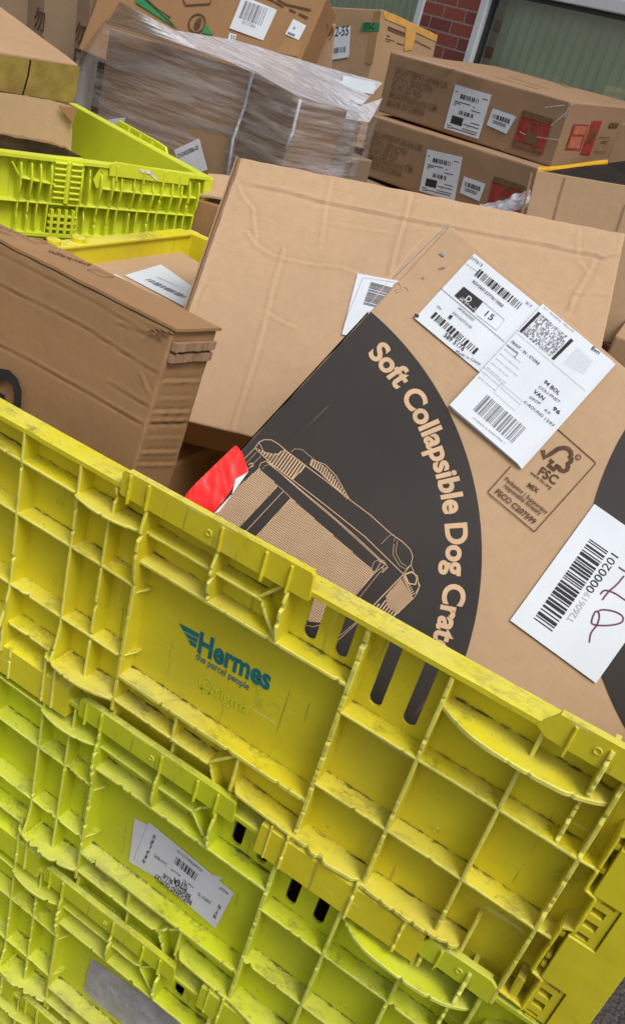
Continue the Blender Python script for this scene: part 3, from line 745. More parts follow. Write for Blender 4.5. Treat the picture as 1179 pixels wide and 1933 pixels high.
for pol in (D((262, 218), (370, 318), (150, 545), (130, 640), (-40, 640), (30, 460), (150, 320)), D((440, 385), (905, 795), (780, 945), (700, 1000), (620, 1080), (540, 1070), (430, 900), (245, 600))):
    hatch(mb, FD, pol, a0, .00205, .00085, hd); hatch(mb, FD, pol, a0 + math.pi / 2, .00205, .00085, hd + .0001)
hatch(mb, FD, D((405, 118), (520, 205), (455, 285), (300, 175), (350, 140)), a0 - math.pi / 2 + .05, .0033, .0016, hd)
hatch(mb, FD, D((245, 105), (300, 130), (350, 140), (380, 140), (330, 190)), a0 - math.pi / 2 + .05, .0033, .0016, hd)
hatch(mb, FD, D((555, 172), (620, 205), (680, 265), (765, 395), (745, 388), (665, 310), (600, 235), (545, 200)), a0 - math.pi / 2 + .3, .0030, .0014, hd)
hatch(mb, FD, D((965, 950), (1000, 1010), (1030, 1025), (985, 1062), (885, 1000)), a0 + math.pi / 2, .0032, .0014, hd)
hatch(mb, FD, D((1050, 830), (1115, 945), (1030, 1030), (975, 985), (965, 930)), a0, .0012, .0006, hd); hatch(mb, FD, D((1050, 830), (1115, 945), (1030, 1030), (975, 985), (965, 930)), a0 + 1.57, .0012, .0006, hd)
for i in range(9):
    t_ = i / 8; p0 = (1058 + 45 * t_, 835 + 92 * t_); mb.line(FD, D(p0, (p0[0] + 22, p0[1] - 14)), .0009, hd)
for pl, wd in (((( 240, 108), (262, 75), (290, 62), (330, 62), (370, 85), (410, 120), (520, 205), (640, 295), (760, 390), (880, 480), (990, 580), (1060, 630), (1100, 670), (1115, 710), (1105, 755), (1060, 810)), .0011),
               (((240, 108), (300, 165), (330, 195), (430, 270), (560, 370), (700, 480), (850, 600), (1060, 805)), .0011),
               (((300, 180), (430, 285), (500, 345), (640, 460), (800, 600), (960, 750)), .0011),
               (((240, 108), (60, 290)), LW), (((250, 130), (80, 310)), .0005), (((275, 150), (110, 320)), .0005),
               (((262, 215), (275, 190), (300, 182), (320, 190)), LW), (((285, 225), (295, 205), (320, 200)), .0005),
               (((320, 190), (440, 300), (700, 520), (940, 740), (960, 752)), .0008), (((520, 205), (445, 285)), .0014), (((405, 118), (350, 150), (290, 130), (262, 75)), LW),
               (((440, 130), (460, 112), (500, 115), (560, 165), (640, 225)), .0006), (((555, 172), (545, 200), (600, 240), (670, 310), (765, 395)), .0012), (((555, 172), (630, 200), (690, 262), (765, 395)), .0010),
               (((150, 550), (365, 320)), .0007), (((190, 570), (400, 345)), .0009), (((245, 600), (440, 385)), .0007), (((370, 318), (440, 385)), .0007),
               (((905, 795), (940, 740)), LW), (((780, 945), (905, 800), (960, 755)), .0009), (((810, 950), (930, 800), (965, 770)), .0006), (((880, 1000), (1060, 812)), .0014), (((985, 1065), (1120, 940)), .0011),
               (((1105, 755), (1130, 820), (1155, 870), (1140, 910), (1120, 940)), .0008), (((1060, 812), (1115, 945)), .0010),
               (((1070, 810), (1090, 860), (1130, 865), (1140, 820), (1108, 795), (1070, 810)), .0022), (((1140, 820), (1150, 880), (1130, 915)), .0013),
               (((1010, 640), (1005, 700), (1040, 760), (1075, 780), (1105, 755)), .0007), (((1030, 620), (1020, 690), (1050, 745), (1080, 765)), .0006),
               (((940, 640), (990, 590), (1020, 600), (1010, 625)), .0005), (((925, 735), (960, 745), (975, 770), (945, 800), (950, 770)), .0014), (((885, 780), (900, 740), (930, 725), (960, 735)), .0006),
               (((505, 1170), (520, 1090), (560, 1100), (600, 1090)), .0008), (((700, 1175), (810, 1075)), .0008), (((680, 1175), (900, 990)), .0006), (((205, 200), (225, 190), (232, 205), (215, 215)), .0014)):
    mb.line(FD, D(*pl), wd * .72, hd + .0002)
mb.build('line_drawing', M['kraft_print'], dogroot)
# certification mark
zf = crop(750, 800, 429); zg = crop(1000, 800, 179); mb = MB(); hf = .0018
mb.line(FD, FD.uvs(zf((815, 20), (1018, 198), (1022, 208), (1018, 214), (712, 556), (706, 560), (470, 362), (467, 354), (585, 222))), .0011, hf)
mb.line(FD, FD.uvs(zg((155, 330), (172, 425), (260, 370), (340, 315), (410, 300), (465, 312), (500, 350), (505, 395), (488, 410), (508, 435), (500, 475), (460, 500), (468, 530), (455, 575), (415, 592), (375, 580), (350, 540), (322, 525), (318, 545), (295, 575), (225, 520), (275, 475), (235, 455))), .0046, hf)
text_px(mb, FD, 'FSC', zf((722, 262))[0], zf((812, 318))[0], .0098, h=hf, bold=.02)
text_px(mb, FD, 'www.fsc.org', zf((684, 258))[0], zf((790, 340))[0], .0036, h=hf, bold=.015)
text_px(mb, FD, 'MIX', zf((668, 325))[0], zf((722, 362))[0], .0052, h=hf, bold=.025)
text_px(mb, FD, 'Packaging | Supporting', zf((552, 290))[0], zf((768, 470))[0], .0042, h=hf, bold=.02)
text_px(mb, FD, 'responsible forestry', zf((548, 325))[0], zf((735, 475))[0], .0042, h=hf, bold=.02)
text_px(mb, FD, 'FSC® C207599', zf((502, 358))[0], zf((703, 523))[0], .0058, h=hf, bold=.025)
text_px(mb, FD, '®', zf((912, 178))[0], zf((938, 196))[0], .0058, h=hf, bold=.02)
mb.build('certification_mark', M['ink_brown'], dogroot)

# labels ---------------------------------------------------------------
def lab_frame(F, TL, TR, BL, h):
    a, b, c = (np.array(F.uv(*p)) for p in (TL, TR, BL)); d = b - a; wd = np.linalg.norm(d); e = c - a; d = d / wd
    ht = abs(d[0] * e[1] - d[1] * e[0]); o = a - np.array([-d[1], d[0]]) * ht
    return Frame(F.P(o[0], o[1], h), F.eu * d[0] + F.ev * d[1], -F.eu * d[1] + F.ev * d[0], F.n), wd, ht
def sheet(root, F, wd, ht, mat, name='label', wav=.0006, th=.0004, seed=1, corner=None):
    """slightly wavy paper sheet"""
    mb = MB(); n = 14; m = 18; vs = []
    for i in range(m + 1):
        for j in range(n + 1):
            u = wd * j / n; v = ht * i / m; z = th + wav * (1 + noise.noise((u * 40 + seed, v * 40, seed))) * .6
            if corner: z += corner * max(0, (j / n - .75) * 4) ** 2 * max(0, (i / m - .8) * 5) ** 2
            vs.append(F.P(u, v, z))
    mb.add(vs, [(i * (n + 1) + j, i * (n + 1) + j + 1, (i + 1) * (n + 1) + j + 1, (i + 1) * (n + 1) + j) for i in range(m) for j in range(n)])
    return mb.build(name, mat, root, smooth=True)
zc = crop(760, 470, 240)
# returns label (left) with rounded lower edge
FR1, w1_, h1_ = lab_frame(FD, (894, 480), (1021, 583), (776, 597), .0012)
w1_ = .102
l1 = sheet(dogroot, FR1, w1_, h1_, M['paper'], 'returns_label', wav=.0009)
mb = MB(); hh = .0017 + .0004
def T1(mbx, txt, p0, p1, size, **k): text_px(mbx, FD, txt, zc(p0)[0], zc(p1)[0], size, h=.0032, **k)
T1(mb, 'REV260123776130B0', (638, 315), (915, 550), .0030, bold=.01); T1(mb, 'NPOSHAZ2N2F', (505, 560), (650, 680), .0026); T1(mb, 'ENTCA27733180', (455, 605), (625, 748), .0026)
T1(mb, '15', (750, 625), (815, 675), .0072); T1(mb, '1', (415, 645), (440, 662), .0042, bold=.02); T1(mb, 'Qty', (310, 545), (350, 575), .0024)
T1(mb, '589 5176', (372, 815), (552, 955), .0052, bold=.01); T1(mb, '377615', (618, 98), (725, 175), .0034); T1(mb, 'Made in China', (485, 965), (710, 1085), .0030)
T1(mb, '06/110', (1130, 510), (1180, 550), .0032)
for (p0, p1, p2, n, sd) in (((660, 250), (1065, 578), (705, 192), 66, 7), ((255, 640), (660, 992), (300, 590), 62, 9)):
    q0, q1, q2 = (np.array(FD.uv(*zc(p)[0])) for p in (p0, p1, p2)); d = q1 - q0; Fb = FD.sub(q0[0], q0[1], math.atan2(d[1], d[0]), .0032)
    barcode(mb, Fb, 0, 0, np.linalg.norm(d), np.linalg.norm(q2 - q0), n, sd)
mb.poly(FD, FD.uvs(zc((560, 358), (740, 498), (655, 598), (475, 440))), .0030)
mb.line(FD, FD.uvs(zc((345, 372), (935, 868))), .0005, .0031); mb.line(FD, FD.uvs(zc((740, 498), (938, 665), (862, 762), (675, 618))), .0004, .0031)
mb.line(FD, FD.uvs(zc((580, 145), (690, 225))), .0003, .0031); mb.poly(FD, FD.uvs(zc((110, 608), (150, 622), (140, 645), (100, 632))), .0031)
mb.build('printing', M['ink'], l1)
mb = MB(); T1(mb, 'D', (568, 480), (605, 512), .0070, bold=.01)
for _i in range(26):
    r0 = random.Random(_i); x = 500 + r0.random() * 170; y = 420 + (x - 500) * .78 + r0.random() * 40; mb.poly(FD, FD.uvs(zc((x, y), (x + 12, y + 4), (x + 6, y + 14))), .0033)
for v in mb.v: pass
mb.build('printing', M['paper'], l1)
# store label on top
TLp, TRp, BLp = (1021, 578), (1152, 686), (835.5, 758)
for k_, (dx_, hz) in enumerate(((5, .0034), (2.5, .0046))):
    Fq, wq, hq = lab_frame(FD, (TLp[0] + dx_ * 1.2, TLp[1] + dx_), (TRp[0] + dx_ * 1.3, TRp[1] + dx_ * .8), (BLp[0] + dx_, BLp[1] + dx_ * 1.5), hz)
    sheet(dogroot, Fq, wq, hq, M['paper'], 'folded_sheet', wav=.0008, seed=4 + k_)
F2l, w2_, h2_ = lab_frame(FD, TLp, TRp, BLp, .0058)
l2 = sheet(dogroot, F2l, w2_, h2_, M['paper'], 'store_label', wav=.0009, seed=8)
zb = crop(750, 400, 429); mb = MB(); hh2 = .0076
def T2(mbx, txt, p0, p1, size, **k): text_px(mbx, FD, txt, zb(p0)[0], zb(p1)[0], size, h=hh2, **k)
T2(mb, 'PRINT - IN - STORE', (580, 688), (722, 806), .0030, bold=.01); T2(mb, 'Evri', (992, 722), (1030, 752), .0042, bold=.02)
T2(mb, '94 BOL', (748, 895), (826, 960), .0040, bold=.015); T2(mb, 'COU-PNET', (722, 920), (828, 1002), .0030); T2(mb, 'VAN', (694, 945), (746, 988), .0042, bold=.015)
T2(mb, '96', (792, 1032), (826, 1060), .0042, bold=.015); T2(mb, 'DROP', (675, 975), (730, 1010), .0026); T2(mb, '63', (752, 1038), (778, 1058), .0026)
T2(mb, 'C-ROUND', (645, 998), (742, 1075), .0030); T2(mb, '1597', (752, 1085), (798, 1125), .0030)
mb.poly(FD, FD.uvs(zb((888, 668), (903, 680), (802, 780), (790, 770))), hh2); mb.poly(FD, FD.uvs(zb((722, 530), (736, 540), (636, 640), (624, 630))), hh2)
mb.build('printing', M['ink'], l2)
mb = MB(); T2(mb, 'Evri - Parcelshop - Returned', (748, 512), (900, 636), .0022)
r0 = random.Random(4); q = np.array(zb((740, 545), (882, 665), (640, 640), (785, 765)))
for i in range(46):                                           # dense stacked bar pattern of the big code
    for j in range(15):
        if r0.random() < .5:
            s0, t0 = i / 46, j / 15; s1, t1 = (i + .9) / 46, (j + .8) / 15
            B_ = lambda s, t: tuple((1 - t) * ((1 - s) * q[0] + s * q[1]) + t * ((1 - s) * q[2] + s * q[3]))
            mb.poly(FD, FD.uvs([B_(s0, t0), B_(s1, t0), B_(s1, t1), B_(s0, t1)]), hh2)
q0, q1, q2 = (np.array(FD.uv(*zb(p)[0])) for p in ((388, 1035), (590, 1210), (462, 960))); d = q1 - q0
barcode(mb, FD.sub(q0[0], q0[1], math.atan2(d[1], d[0]), hh2), 0, 0, np.linalg.norm(d), np.linalg.norm(q2 - q0), 60, 21)
T2(mb, 'H-0S4D-2-4205790A-1', (385, 1080), (548, 1212), .0018)
mb.line(FD, FD.uvs(zb((612, 640), (965, 940))), .0003, hh2); mb.line(FD, FD.uvs(zb((530, 900), (640, 990), (600, 1040), (492, 945), (530, 900))), .0003, hh2); mb.line(FD, FD.uvs(zb((440, 815), (545, 905))), .0003, hh2); mb.line(FD, FD.uvs(zb((545, 935), (630, 1010))), .0003, hh2)
mb.line(FD, FD.uvs(zb((560, 700), (618, 745), (600, 765))), .0014, hh2)
for i in range(7): T2(mb, 'delivery address line', (545 - 22 * i, 722 + 24 * i), (630 - 22 * i + (i % 3) * 12, 795 + 24 * i + (i % 3) * 10), .0013)
for i in range(12): mb.line(FD, FD.uvs(zb((925 + i * 7, 715 + i * 6), (850 + i * 9, 800 + i * 5))), .0002, hh2)
mb.build('faded_printing', M['ink_grey'], l2)
# white stock label with handwriting
z6 = crop(750, 800, 429)
F3l, w3_, h3_ = lab_frame(FD, z6((580, 1020))[0], z6((1015, 418))[0], z6((1025, 1343))[0], .0022)
l3 = sheet(dogroot, F3l, w3_, h3_, M['paper'], 'stock_label', wav=.0006, seed=12)
mb = MB()
q0, q1, q2 = (np.array(FD.uv(*z6(p)[0])) for p in ((797, 1078), (1090, 660), (705, 1005))); d = q1 - q0
barcode(mb, FD.sub(q0[0], q0[1], math.atan2(d[1], d[0]), .0034), 0, 0, np.linalg.norm(d), np.linalg.norm(q2 - q0), 84, 33)
text_px(mb, FD, '0000201', z6((1002, 885))[0], z6((1140, 695))[0], .0088, h=.0034)
mb.build('printing', M['ink'], l3)
mb = MB(); text_px(mb, FD, 'T260619', z6((898, 1038))[0], z6((998, 890))[0], .0070, h=.0034); mb.build('faded_printing', M['ink_pale'], l3)
mb = MB()
for pl in (((988, 1135), (998, 1085), (1030, 1040), (1040, 990), (1020, 975), (1000, 1030), (1030, 1045), (1100, 1045), (1155, 1030), (1160, 1000), (1120, 975), (1060, 965), (1030, 975)),
           ((1055, 915), (1090, 870), (1130, 835), (1168, 790)), ((1045, 885), (1070, 865), (1120, 880), (1180, 920), (1240, 950)), ((1140, 745), (1180, 770), (1260, 800))):
    pp = np.array(FD.uvs(z6(*pl))); q = []
    for i in range(len(pp) - 1):                                # smooth pen stroke
        p0, p1, p2, p3 = pp[max(i - 1, 0)], pp[i], pp[i + 1], pp[min(i + 2, len(pp) - 1)]
        for t_ in np.linspace(0, 1, 7)[:-1]: q.append(.5 * ((2 * p1) + (-p0 + p2) * t_ + (2 * p0 - 5 * p1 + 4 * p2 - p3) * t_ ** 2 + (-p0 + 3 * p1 - 3 * p2 + p3) * t_ ** 3))
    q.append(pp[-1]); mb.line(FD, q, .0017, .0034)
mb.build('handwriting', M['purple'], l3)
# red plastic tape wrapped round the lower corner
zr = crop(280, 760, 220); mb = MB()
top_ = FD.uvs(zr((385, 930), (510, 800), (640, 670), (760, 555), (880, 440), (905, 450), (960, 520), (1015, 700))); bot_ = FD.uvs(zr((400, 965), (640, 1120), (655, 1125), (700, 1095), (850, 930), (880, 790), (1010, 710)))
n = 44; m = 26; vs = []
def along(P_, t):
    P_ = np.array(P_); k = t * (len(P_) - 1); i = min(int(k), len(P_) - 2); return P_[i] + (k - i) * (P_[i + 1] - P_[i])
low = FD.uvs([(330, 985), (355, 1005), (385, 995), (402, 972), (420, 950), (438, 925), (450, 903), (469, 893)])
for i in range(n + 1):
    a = along(top_, i / n); b = along(low, i / n)
    for j in range(m + 1):
        p = a + (b - a) * j / m; z = .0026 + .0034 * abs(noise.noise((p[0] * 45, p[1] * 45, 2))) + .0012 * (1 - abs(noise.noise((p[0] * 70 + p[1] * 60, p[1] * 30, 5))) * 3) ** 2 * .5
        vs.append(FD.P(p[0], p[1], z))
mb.add(vs, [(i * (m + 1) + j, i * (m + 1) + j + 1, (i + 1) * (m + 1) + j + 1, (i + 1) * (m + 1) + j) for i in range(n) for j in range(m)])
rt = mb.build('red_tape', M['red'], dogroot, smooth=True)
mb = MB(); mb.poly(FD, FD.uvs(zr((1012, 708), (885, 778), (868, 860), (850, 935))), .0034); mb.poly(FD, FD.uvs(zr((850, 935), (820, 960), (700, 1090), (665, 1128), (720, 1110))), .0028); mb.build('torn_backing', M['white_torn'], rt)
# scuffs near the corner
mb = MB()
for pl, wd in (((( 740, 540), (752, 532), (760, 545), (748, 552)), .0014), (((745, 548), (765, 540), (772, 548)), .0010), (((808, 440), (770, 480), (735, 528), (700, 572)), .0009)):
    mb.line(FD, FD.uvs(pl), wd, .0012)
mb.build('scuff', M['kraft_print'], dogroot)
mb = MB()
for pl, wd in ((((830, 478), (838, 484)), .003), (((829, 507), (840, 505)), .0018), (((796, 524), (800, 526)), .0015), (((846, 424), (790, 478), (740, 527)), .0012)):
    mb.line(FD, FD.uvs(pl), wd, .0011)
mb.build('grime', M['ink_grey'], dogroot)

# --- big plain box leaning behind --------------------------------------
qC = [-0.69, 0.335, 1.192, 15.2, -42.9, -6.1, 0.608, 0.11, 0.451]
bC = Box(qC); FC = bC.face('front'); z1_ = crop(1000, 400, 179, 1081)
g1, g2 = .004, -.0022
cr = [(FC.uvs(cg((300, 170), (450, 200), (620, 250), (760, 275), (960, 320), (1110, 345)) + z1_((0, 370), (200, 400), (380, 450), (540, 480), (740, 510), (820, 550), (930, 520), (1060, 480))), .0035, -.0034),
      (FC.uvs(cg((235, 160), (250, 210), (300, 270), (305, 350), (312, 400))), .003, .0024), (FC.uvs(cg((270, 370), (310, 430), (400, 485), (560, 520), (690, 530), (760, 555))), .003, .0022),
      (FC.uvs(cg((1000, 205), (970, 320), (940, 420), (905, 560))), .004, .0026), (FC.uvs(cg((435, 450), (380, 640), (360, 730), (330, 850), (270, 1050), (205, 1255))), .0035, .0020),
      (FC.uvs(cg((360, 730), (420, 770), (490, 800))), .003, .0018), (FC.uvs(cg((640, 330), (780, 360), (930, 380))), .003, .0013), (FC.uvs(cg((650, 130), (620, 260), (600, 420))), .004, .0012),
      (FC.uvs(z1_((720, 570), (620, 760), (500, 960), (440, 1130))), .004, .0028), (FC.uvs(z1_((550, 480), (560, 580), (630, 660))), .003, .0018), (FC.uvs(z1_((550, 190), (535, 470))), .003, .0015),
      (FC.uvs(z1_((500, 960), (760, 965), (1000, 990))), .003, -.0016), (FC.uvs(z1_((1050, 250), (990, 470))), .003, .0020), (FC.uvs(cg((60, 690), (100, 600), (120, 600))), .003, .0016)]
cr = [(p_, w_ * .72, d_ * 1.45) for p_, w_, d_ in cr]
Croot, _ = carton(bC, 'large plain crumpled carton tilted back behind the dog crate box', M['card'], res=.0032, r=.0030, dent=.0010, creases={'front': cr}, seed=5)
mb = MB(); Fl = bC.face('left')   # double flap edge along the left side
for k_, (a, b) in enumerate(((.004, .010), (.0, .0035))):
    pts = []
    for i in range(40):
        z = bC.d[2] * i / 39; wob = .002 * noise.noise((z * 30, k_, 0))
        pts.append((z, wob))
    vs = []
    for z, wob in pts:
        for x, y in ((-.0025 - a, -.0015 + wob + .003 * k_), (-.0025 - a, .055 + wob * 2), (-.0005 - a, .055 + wob * 2), (-.0005 - a, -.0015 + wob + .003 * k_)): vs.append(bC.W(x, y, z))
    mb.add(vs, [(i * 4 + j, i * 4 + (j + 1) % 4, (i + 1) * 4 + (j + 1) % 4, (i + 1) * 4 + j) for i in range(39) for j in range(4)])
mb.build('side_flap', M['card_brown'], Croot)
FLc, wl_, hl_ = lab_frame(FC, (674.6, 517.7), (755, 532.5), (640.6, 632), .002)
lc = sheet(Croot, FLc, .105, hl_, M['paper'], 'shipping_label', wav=.0004, seed=31)
mb = MB(); mb.line(FC, FC.uvs(cg((955, 605), (790, 580), (700, 800))), .0005, .0038)
q0, q1, q2 = (np.array(FC.uv(*cg(p)[0])) for p in ((790, 700), (825, 600), (900, 630))); d = q0 - q1
Fb = FC.sub(q1[0], q1[1], math.atan2(d[1], d[0]), .0038); barcode(mb, Fb, 0, 0, np.linalg.norm(d), .035, 34, 41); mb.build('printing', M['ink_grey'], lc)

# --- long box at the left ------------------------------------------------
qG = [-1.352, 0.105, 1.005, -1.3, -8.2, 0.9, 0.8, 0.086, 0.42]
bG = Box(qG); FG = bG.face('front'); FGr = bG.face('right'); FGt = bG.face('top'); z3_ = crop(0, 400, 450)
crg = [(FG.uvs([(0, 539), (153, 614), (260, 684), (300, 707)]), .0028, -.0030), (FG.uvs([(0, 652), (57, 682), (168, 743), (270, 803)]), .0028, -.0034), (FG.uvs(z3_((540, 850), (740, 970))), .003, -.0028),
       (FG.uvs([(0, 480), (100, 530), (190, 578), (300, 645)]), .003, -.0020), (FG.uvs(z3_((600, 460), (760, 570))), .003, .0022), (FG.uvs(z3_((700, 800), (725, 870), (760, 920))), .003, .003), (FG.uvs(z3_((600, 600), (590, 690))), .002, .0010), (FG.uvs(z3_((590, 560), (790, 640))), .003, -.0022)]
crg = [(p_, .0017, d_ * .60) for p_, w_, d_ in crg]
crr = [(FGr.uvs(z3_((860 - a, y), (1060 - a * .95, y - 2))), .0019, dd) for a, y, dd in ((10, 650, -.002), (25, 712, .0026), (40, 775, -.0012), (50, 840, .0026), (85, 925, .0012), (105, 992, .0032), (125, 1047, -.0036), (150, 1120, .0012), (170, 1190, .0026), (190, 1252, .0026))]
Groot, _ = carton(bG, 'long tall brown carton with creased end standing at the left of the top front crate', M['card_long'], res=.0026, r=.0026, dent=.0006, creases={'front': crg, 'right': crr}, seed=7)
FGt2 = Frame(FGt.o, FGt.eu, FGt.ev, FGt.n)
mb = MB()                                                     # top flap overhanging the end, second flap under it
def wsheet(mb, fn, n, m, th):
    P0 = [[fn(i / n, j / m) for j in range(m + 1)] for i in range(n + 1)]
    for h in (0, th):
        vs = [np.array(p[0]) + np.array(p[1]) * h for r_ in P0 for p in r_]
        mb.add(vs, [(i * (m + 1) + j, i * (m + 1) + j + 1, (i + 1) * (m + 1) + j + 1, (i + 1) * (m + 1) + j) for i in range(n) for j in range(m)])
    ring = [(i, 0) for i in range(n + 1)] + [(n, j) for j in range(1, m + 1)] + [(i, m) for i in range(n - 1, -1, -1)] + [(0, j) for j in range(m - 1, 0, -1)]
    a = [np.array(P0[i][j][0]) for i, j in ring]; b = [np.array(P0[i][j][0]) + np.array(P0[i][j][1]) * th for i, j in ring]; k = len(ring)
    mb.add(a + b, [(i, (i + 1) % k, k + (i + 1) % k, k + i) for i in range(k)])
gx, gy, gz = bG.d
wsheet(mb, lambda s, t: (bG.W(gx - .30 + s * .305, -.001 + t * (gy + .002), gz + .0015 + .0012 * noise.noise((s * 9, t * 2, 0))), bG.R[:, 2]), 30, 4, .0035); mb.build('top_flap', M['card_long'], Groot)
mb = MB()
for zz, ex_ in ((.012, .006), (.026, .004)):
    wsheet(mb, lambda s, t: (bG.W(gx + .001, .004 + s * (gy - .006), gz - zz - t * .010), bG.R[:, 0] * (1 + .8 * noise.noise((s * 14, zz * 99, 0)))), 20, 2, ex_)
mb.build('end_flap', M['card_brown'], Groot)
mb = MB()
for _i in range(16):
    r0 = random.Random(_i + 40); a = r0.random() * .05; c = bG.W(gx - .004 - a * .5, -.003 + r0.random() * .004, gz - .004 - r0.random() * .012)
    mb.add([c, c + bG.R[:, 0] * (.004 + .006 * r0.random()) + bG.R[:, 2] * .004 * (r0.random() - .3), c + bG.R[:, 2] * .006 * r0.random() - bG.R[:, 1] * .006 * r0.random()], [(0, 1, 2)])
mb.build('torn_corner', M['card_dark'], Groot)
mb = MB()
zg_ = crop(0, 640, 120)
d0 = np.array(FG.uv(*zg_((40, 640))[0])); d1 = np.array(FG.uv(*zg_((100, 1060))[0]))
put_text(mb, FG, 'Glas', FG.uv(-2, 682)[0], FG.uv(-2, 682)[1], .056, width=.150, ang=rad(-90), h=.0065, bold=.035)
mb.build('printed_text', M['ink'], Groot)
zq = crop(0, 420, 240)
for p0, p1, sq_ in (((830, 432), (455, 300), ((800, 480), (905, 485), (1045, 550), (925, 545))), ((185, 150), (-160, 20), ((180, 160), (300, 170), (430, 240), (310, 230)))):
    mb = MB(); mb.line(FGt, FGt.uvs(zq(*sq_)), .0014, .0062, closed=True)
    a = np.array(FGt.uv(*zq(p0)[0])); b = np.array(FGt.uv(*zq(p1)[0])); d = b - a
    put_text(mb, FGt, 'package', a[0], a[1], .016, width=np.linalg.norm(d), ang=math.atan2(d[1], d[0]), h=.0062, bold=.005)
    mb.build('printed_text', M['ink_brown'], Groot)

# --- things behind and between ------------------------------------------
def level_box(ref, px, dist, yaw, dims, fr=(1, 0, 1), tilt=(0, 0)):
    """box whose corner fr sits at the given distance along the sight line of px"""
    R = rotz(rad(yaw)) @ rvec(rad(tilt[0]), rad(tilt[1])); d = np.array(dims, float)
    o = CAM + ray(*px) * dist - R @ (np.array(fr) * d); return Box(o=o, R=R, d=d)

# flat labelled carton lying in the crate
X11 = onp(325, 466, (0, 0, 1.262), (0, 0, 1))
RW = rotz(rad(82)); dW = np.array([.46, .55, .14])
bW = Box(o=X11 - RW @ np.array([.46, 0, .14]), R=RW, d=dW); bW = Box(o=X11 - RW @ np.array([.46, .55, .14]), R=RW, d=dW)
bW = Box(o=np.array([X11[0], X11[1], 1.262 - .14]) + np.array([0, 0, 0]) - rotz(rad(-12)) @ np.array([0.0, .42, 0]), R=rotz(rad(-12)), d=[.44, .42, .14])
Wroot, _ = carton(bW, 'flat pale carton with a white barcode label lying inside the top front crate', M['card'], res=.03)
FWt = bW.face('top')
lb = label_sheet(Wroot, FWt, FWt.uvs([(304, 501), (370, 548), (347, 580), (235, 521.5)]), M['paper'], 'shipping_label', .0008, .0012)
mb = MB(); zw = crop(140, 360, 280)
q0, q1, q2 = (np.array(FWt.uv(*zw(p)[0])) for p in ((560, 720), (860, 865), (600, 700))); d = q1 - q0
barcode(mb, FWt.sub(q0[0], q0[1], math.atan2(d[1], d[0]), .0032), 0, 0, np.linalg.norm(d), np.linalg.norm(q2 - q0) * .7, 40, 51)
text_px(mb, FWt, '0000010019', zw((650, 700))[0], zw((820, 775))[0], .005, h=.0032)
mb.build('printing', M['ink_grey'], lb)
decal(Wroot, FWt, 'paper_strip', M['paper'], [FWt.uvs(zw((280, 685), (325, 668), (650, 850), (640, 860), (330, 710)))], .0012, .0006)

# cartons filling the crate under the leaning boxes
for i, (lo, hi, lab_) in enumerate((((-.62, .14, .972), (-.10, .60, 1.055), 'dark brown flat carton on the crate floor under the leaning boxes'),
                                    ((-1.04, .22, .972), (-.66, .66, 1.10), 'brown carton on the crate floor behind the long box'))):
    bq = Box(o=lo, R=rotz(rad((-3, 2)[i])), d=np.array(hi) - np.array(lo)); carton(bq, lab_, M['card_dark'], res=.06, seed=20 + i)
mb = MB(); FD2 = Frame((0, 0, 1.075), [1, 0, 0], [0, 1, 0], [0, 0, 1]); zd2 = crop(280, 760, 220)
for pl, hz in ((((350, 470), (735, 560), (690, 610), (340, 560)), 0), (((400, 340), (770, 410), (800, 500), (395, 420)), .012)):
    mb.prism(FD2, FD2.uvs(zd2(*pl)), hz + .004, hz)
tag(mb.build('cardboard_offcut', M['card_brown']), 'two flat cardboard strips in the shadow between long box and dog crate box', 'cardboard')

# second stack: crate with a low hinged side, seen over the left wall
yw = rad(22); dY = np.array([-math.sin(yw), -math.cos(yw), 0.]); nY = np.array([math.cos(yw), -math.sin(yw), 0.])
FY = Frame(np.array([-1.085, .925, 1.4]), -dY, [0, 0, 1], nY)     # u grows to the right (away), v up
FY.eu = FY.eu * 1.0
Yroot = thing('stacking_crate', 'bright lime crate with low ribbed side and comb hinge, behind the long box', 'crate', (-1.5, .7, 1.25), None)
mbY = MB()
class WY(Wall):
    def pt(s, u, w, y): return s.F.P(-u, -w, -y)                # u measured leftwards from the right-hand corner
wy = WY(FY); R_ = wy.rib
kw = dict(t=.0035, y1=.020, worn=.0006)
R_((0.012, .042), (.228, .042), lambda k: -.006 * math.sin(math.pi * k), **kw); R_((.012, .078), (.62, .080), None, **kw)
R_((.318, .043), (.385, .036), lambda k: -.004, **kw); R_((.385, .036), (.40, .012), None, **kw)
for i, u in enumerate((.012, .034, .052, .074, .098, .116, .142, .158, .186, .204, .228, .252, .268, .327, .347, .364, .384, .43, .46, .50, .55)):
    R_((u, .010), (u + .003, .138), (lambda k: -.007 * math.sin(math.pi * min(1, k * 2)) if k < .5 else 0.0), **kw)
# rim and skin
wy.slab(-.010, .62, -.003, .003, .000, .026)
skY = MB(); skY.box((-.010, .000, .018), (.62, .15, .024), M=lambda u, w_, y: wy.pt(u, w_, y))
wy.mb.box((.008, .134, -.002), (.62, .140, .022), M=lambda u, w_, y: wy.pt(u, w_, y))
wallY = skY.build('front_wall', M['lime2'], Yroot); wy.mb.build('rib_grid', [M['lime2'], M['lime2']], wallY)
mb = MB(); mb.prism(FY, [(-.215, -.016), (-.215, .006), (-.205, .011), (-.045, .006), (-.040, .0), (-.040, -.017)], .004, -.0005)
for u in (.20, .142, .098, .062): mb.prism(FY, [(-u - .002, -.024), (-u - .002, .004), (-u + .002, .004), (-u + .002, -.024)], .0065, -.001)
mb.prism(FY, [(-.242, -.03), (-.232, -.004), (-.215, -.004), (-.205, -.020), (-.045, -.018), (-.045, -.040), (-.235, -.043)], -.004, -.010)
mb.build('lip_plate', M['lime2'], Yroot, bevel=.001)
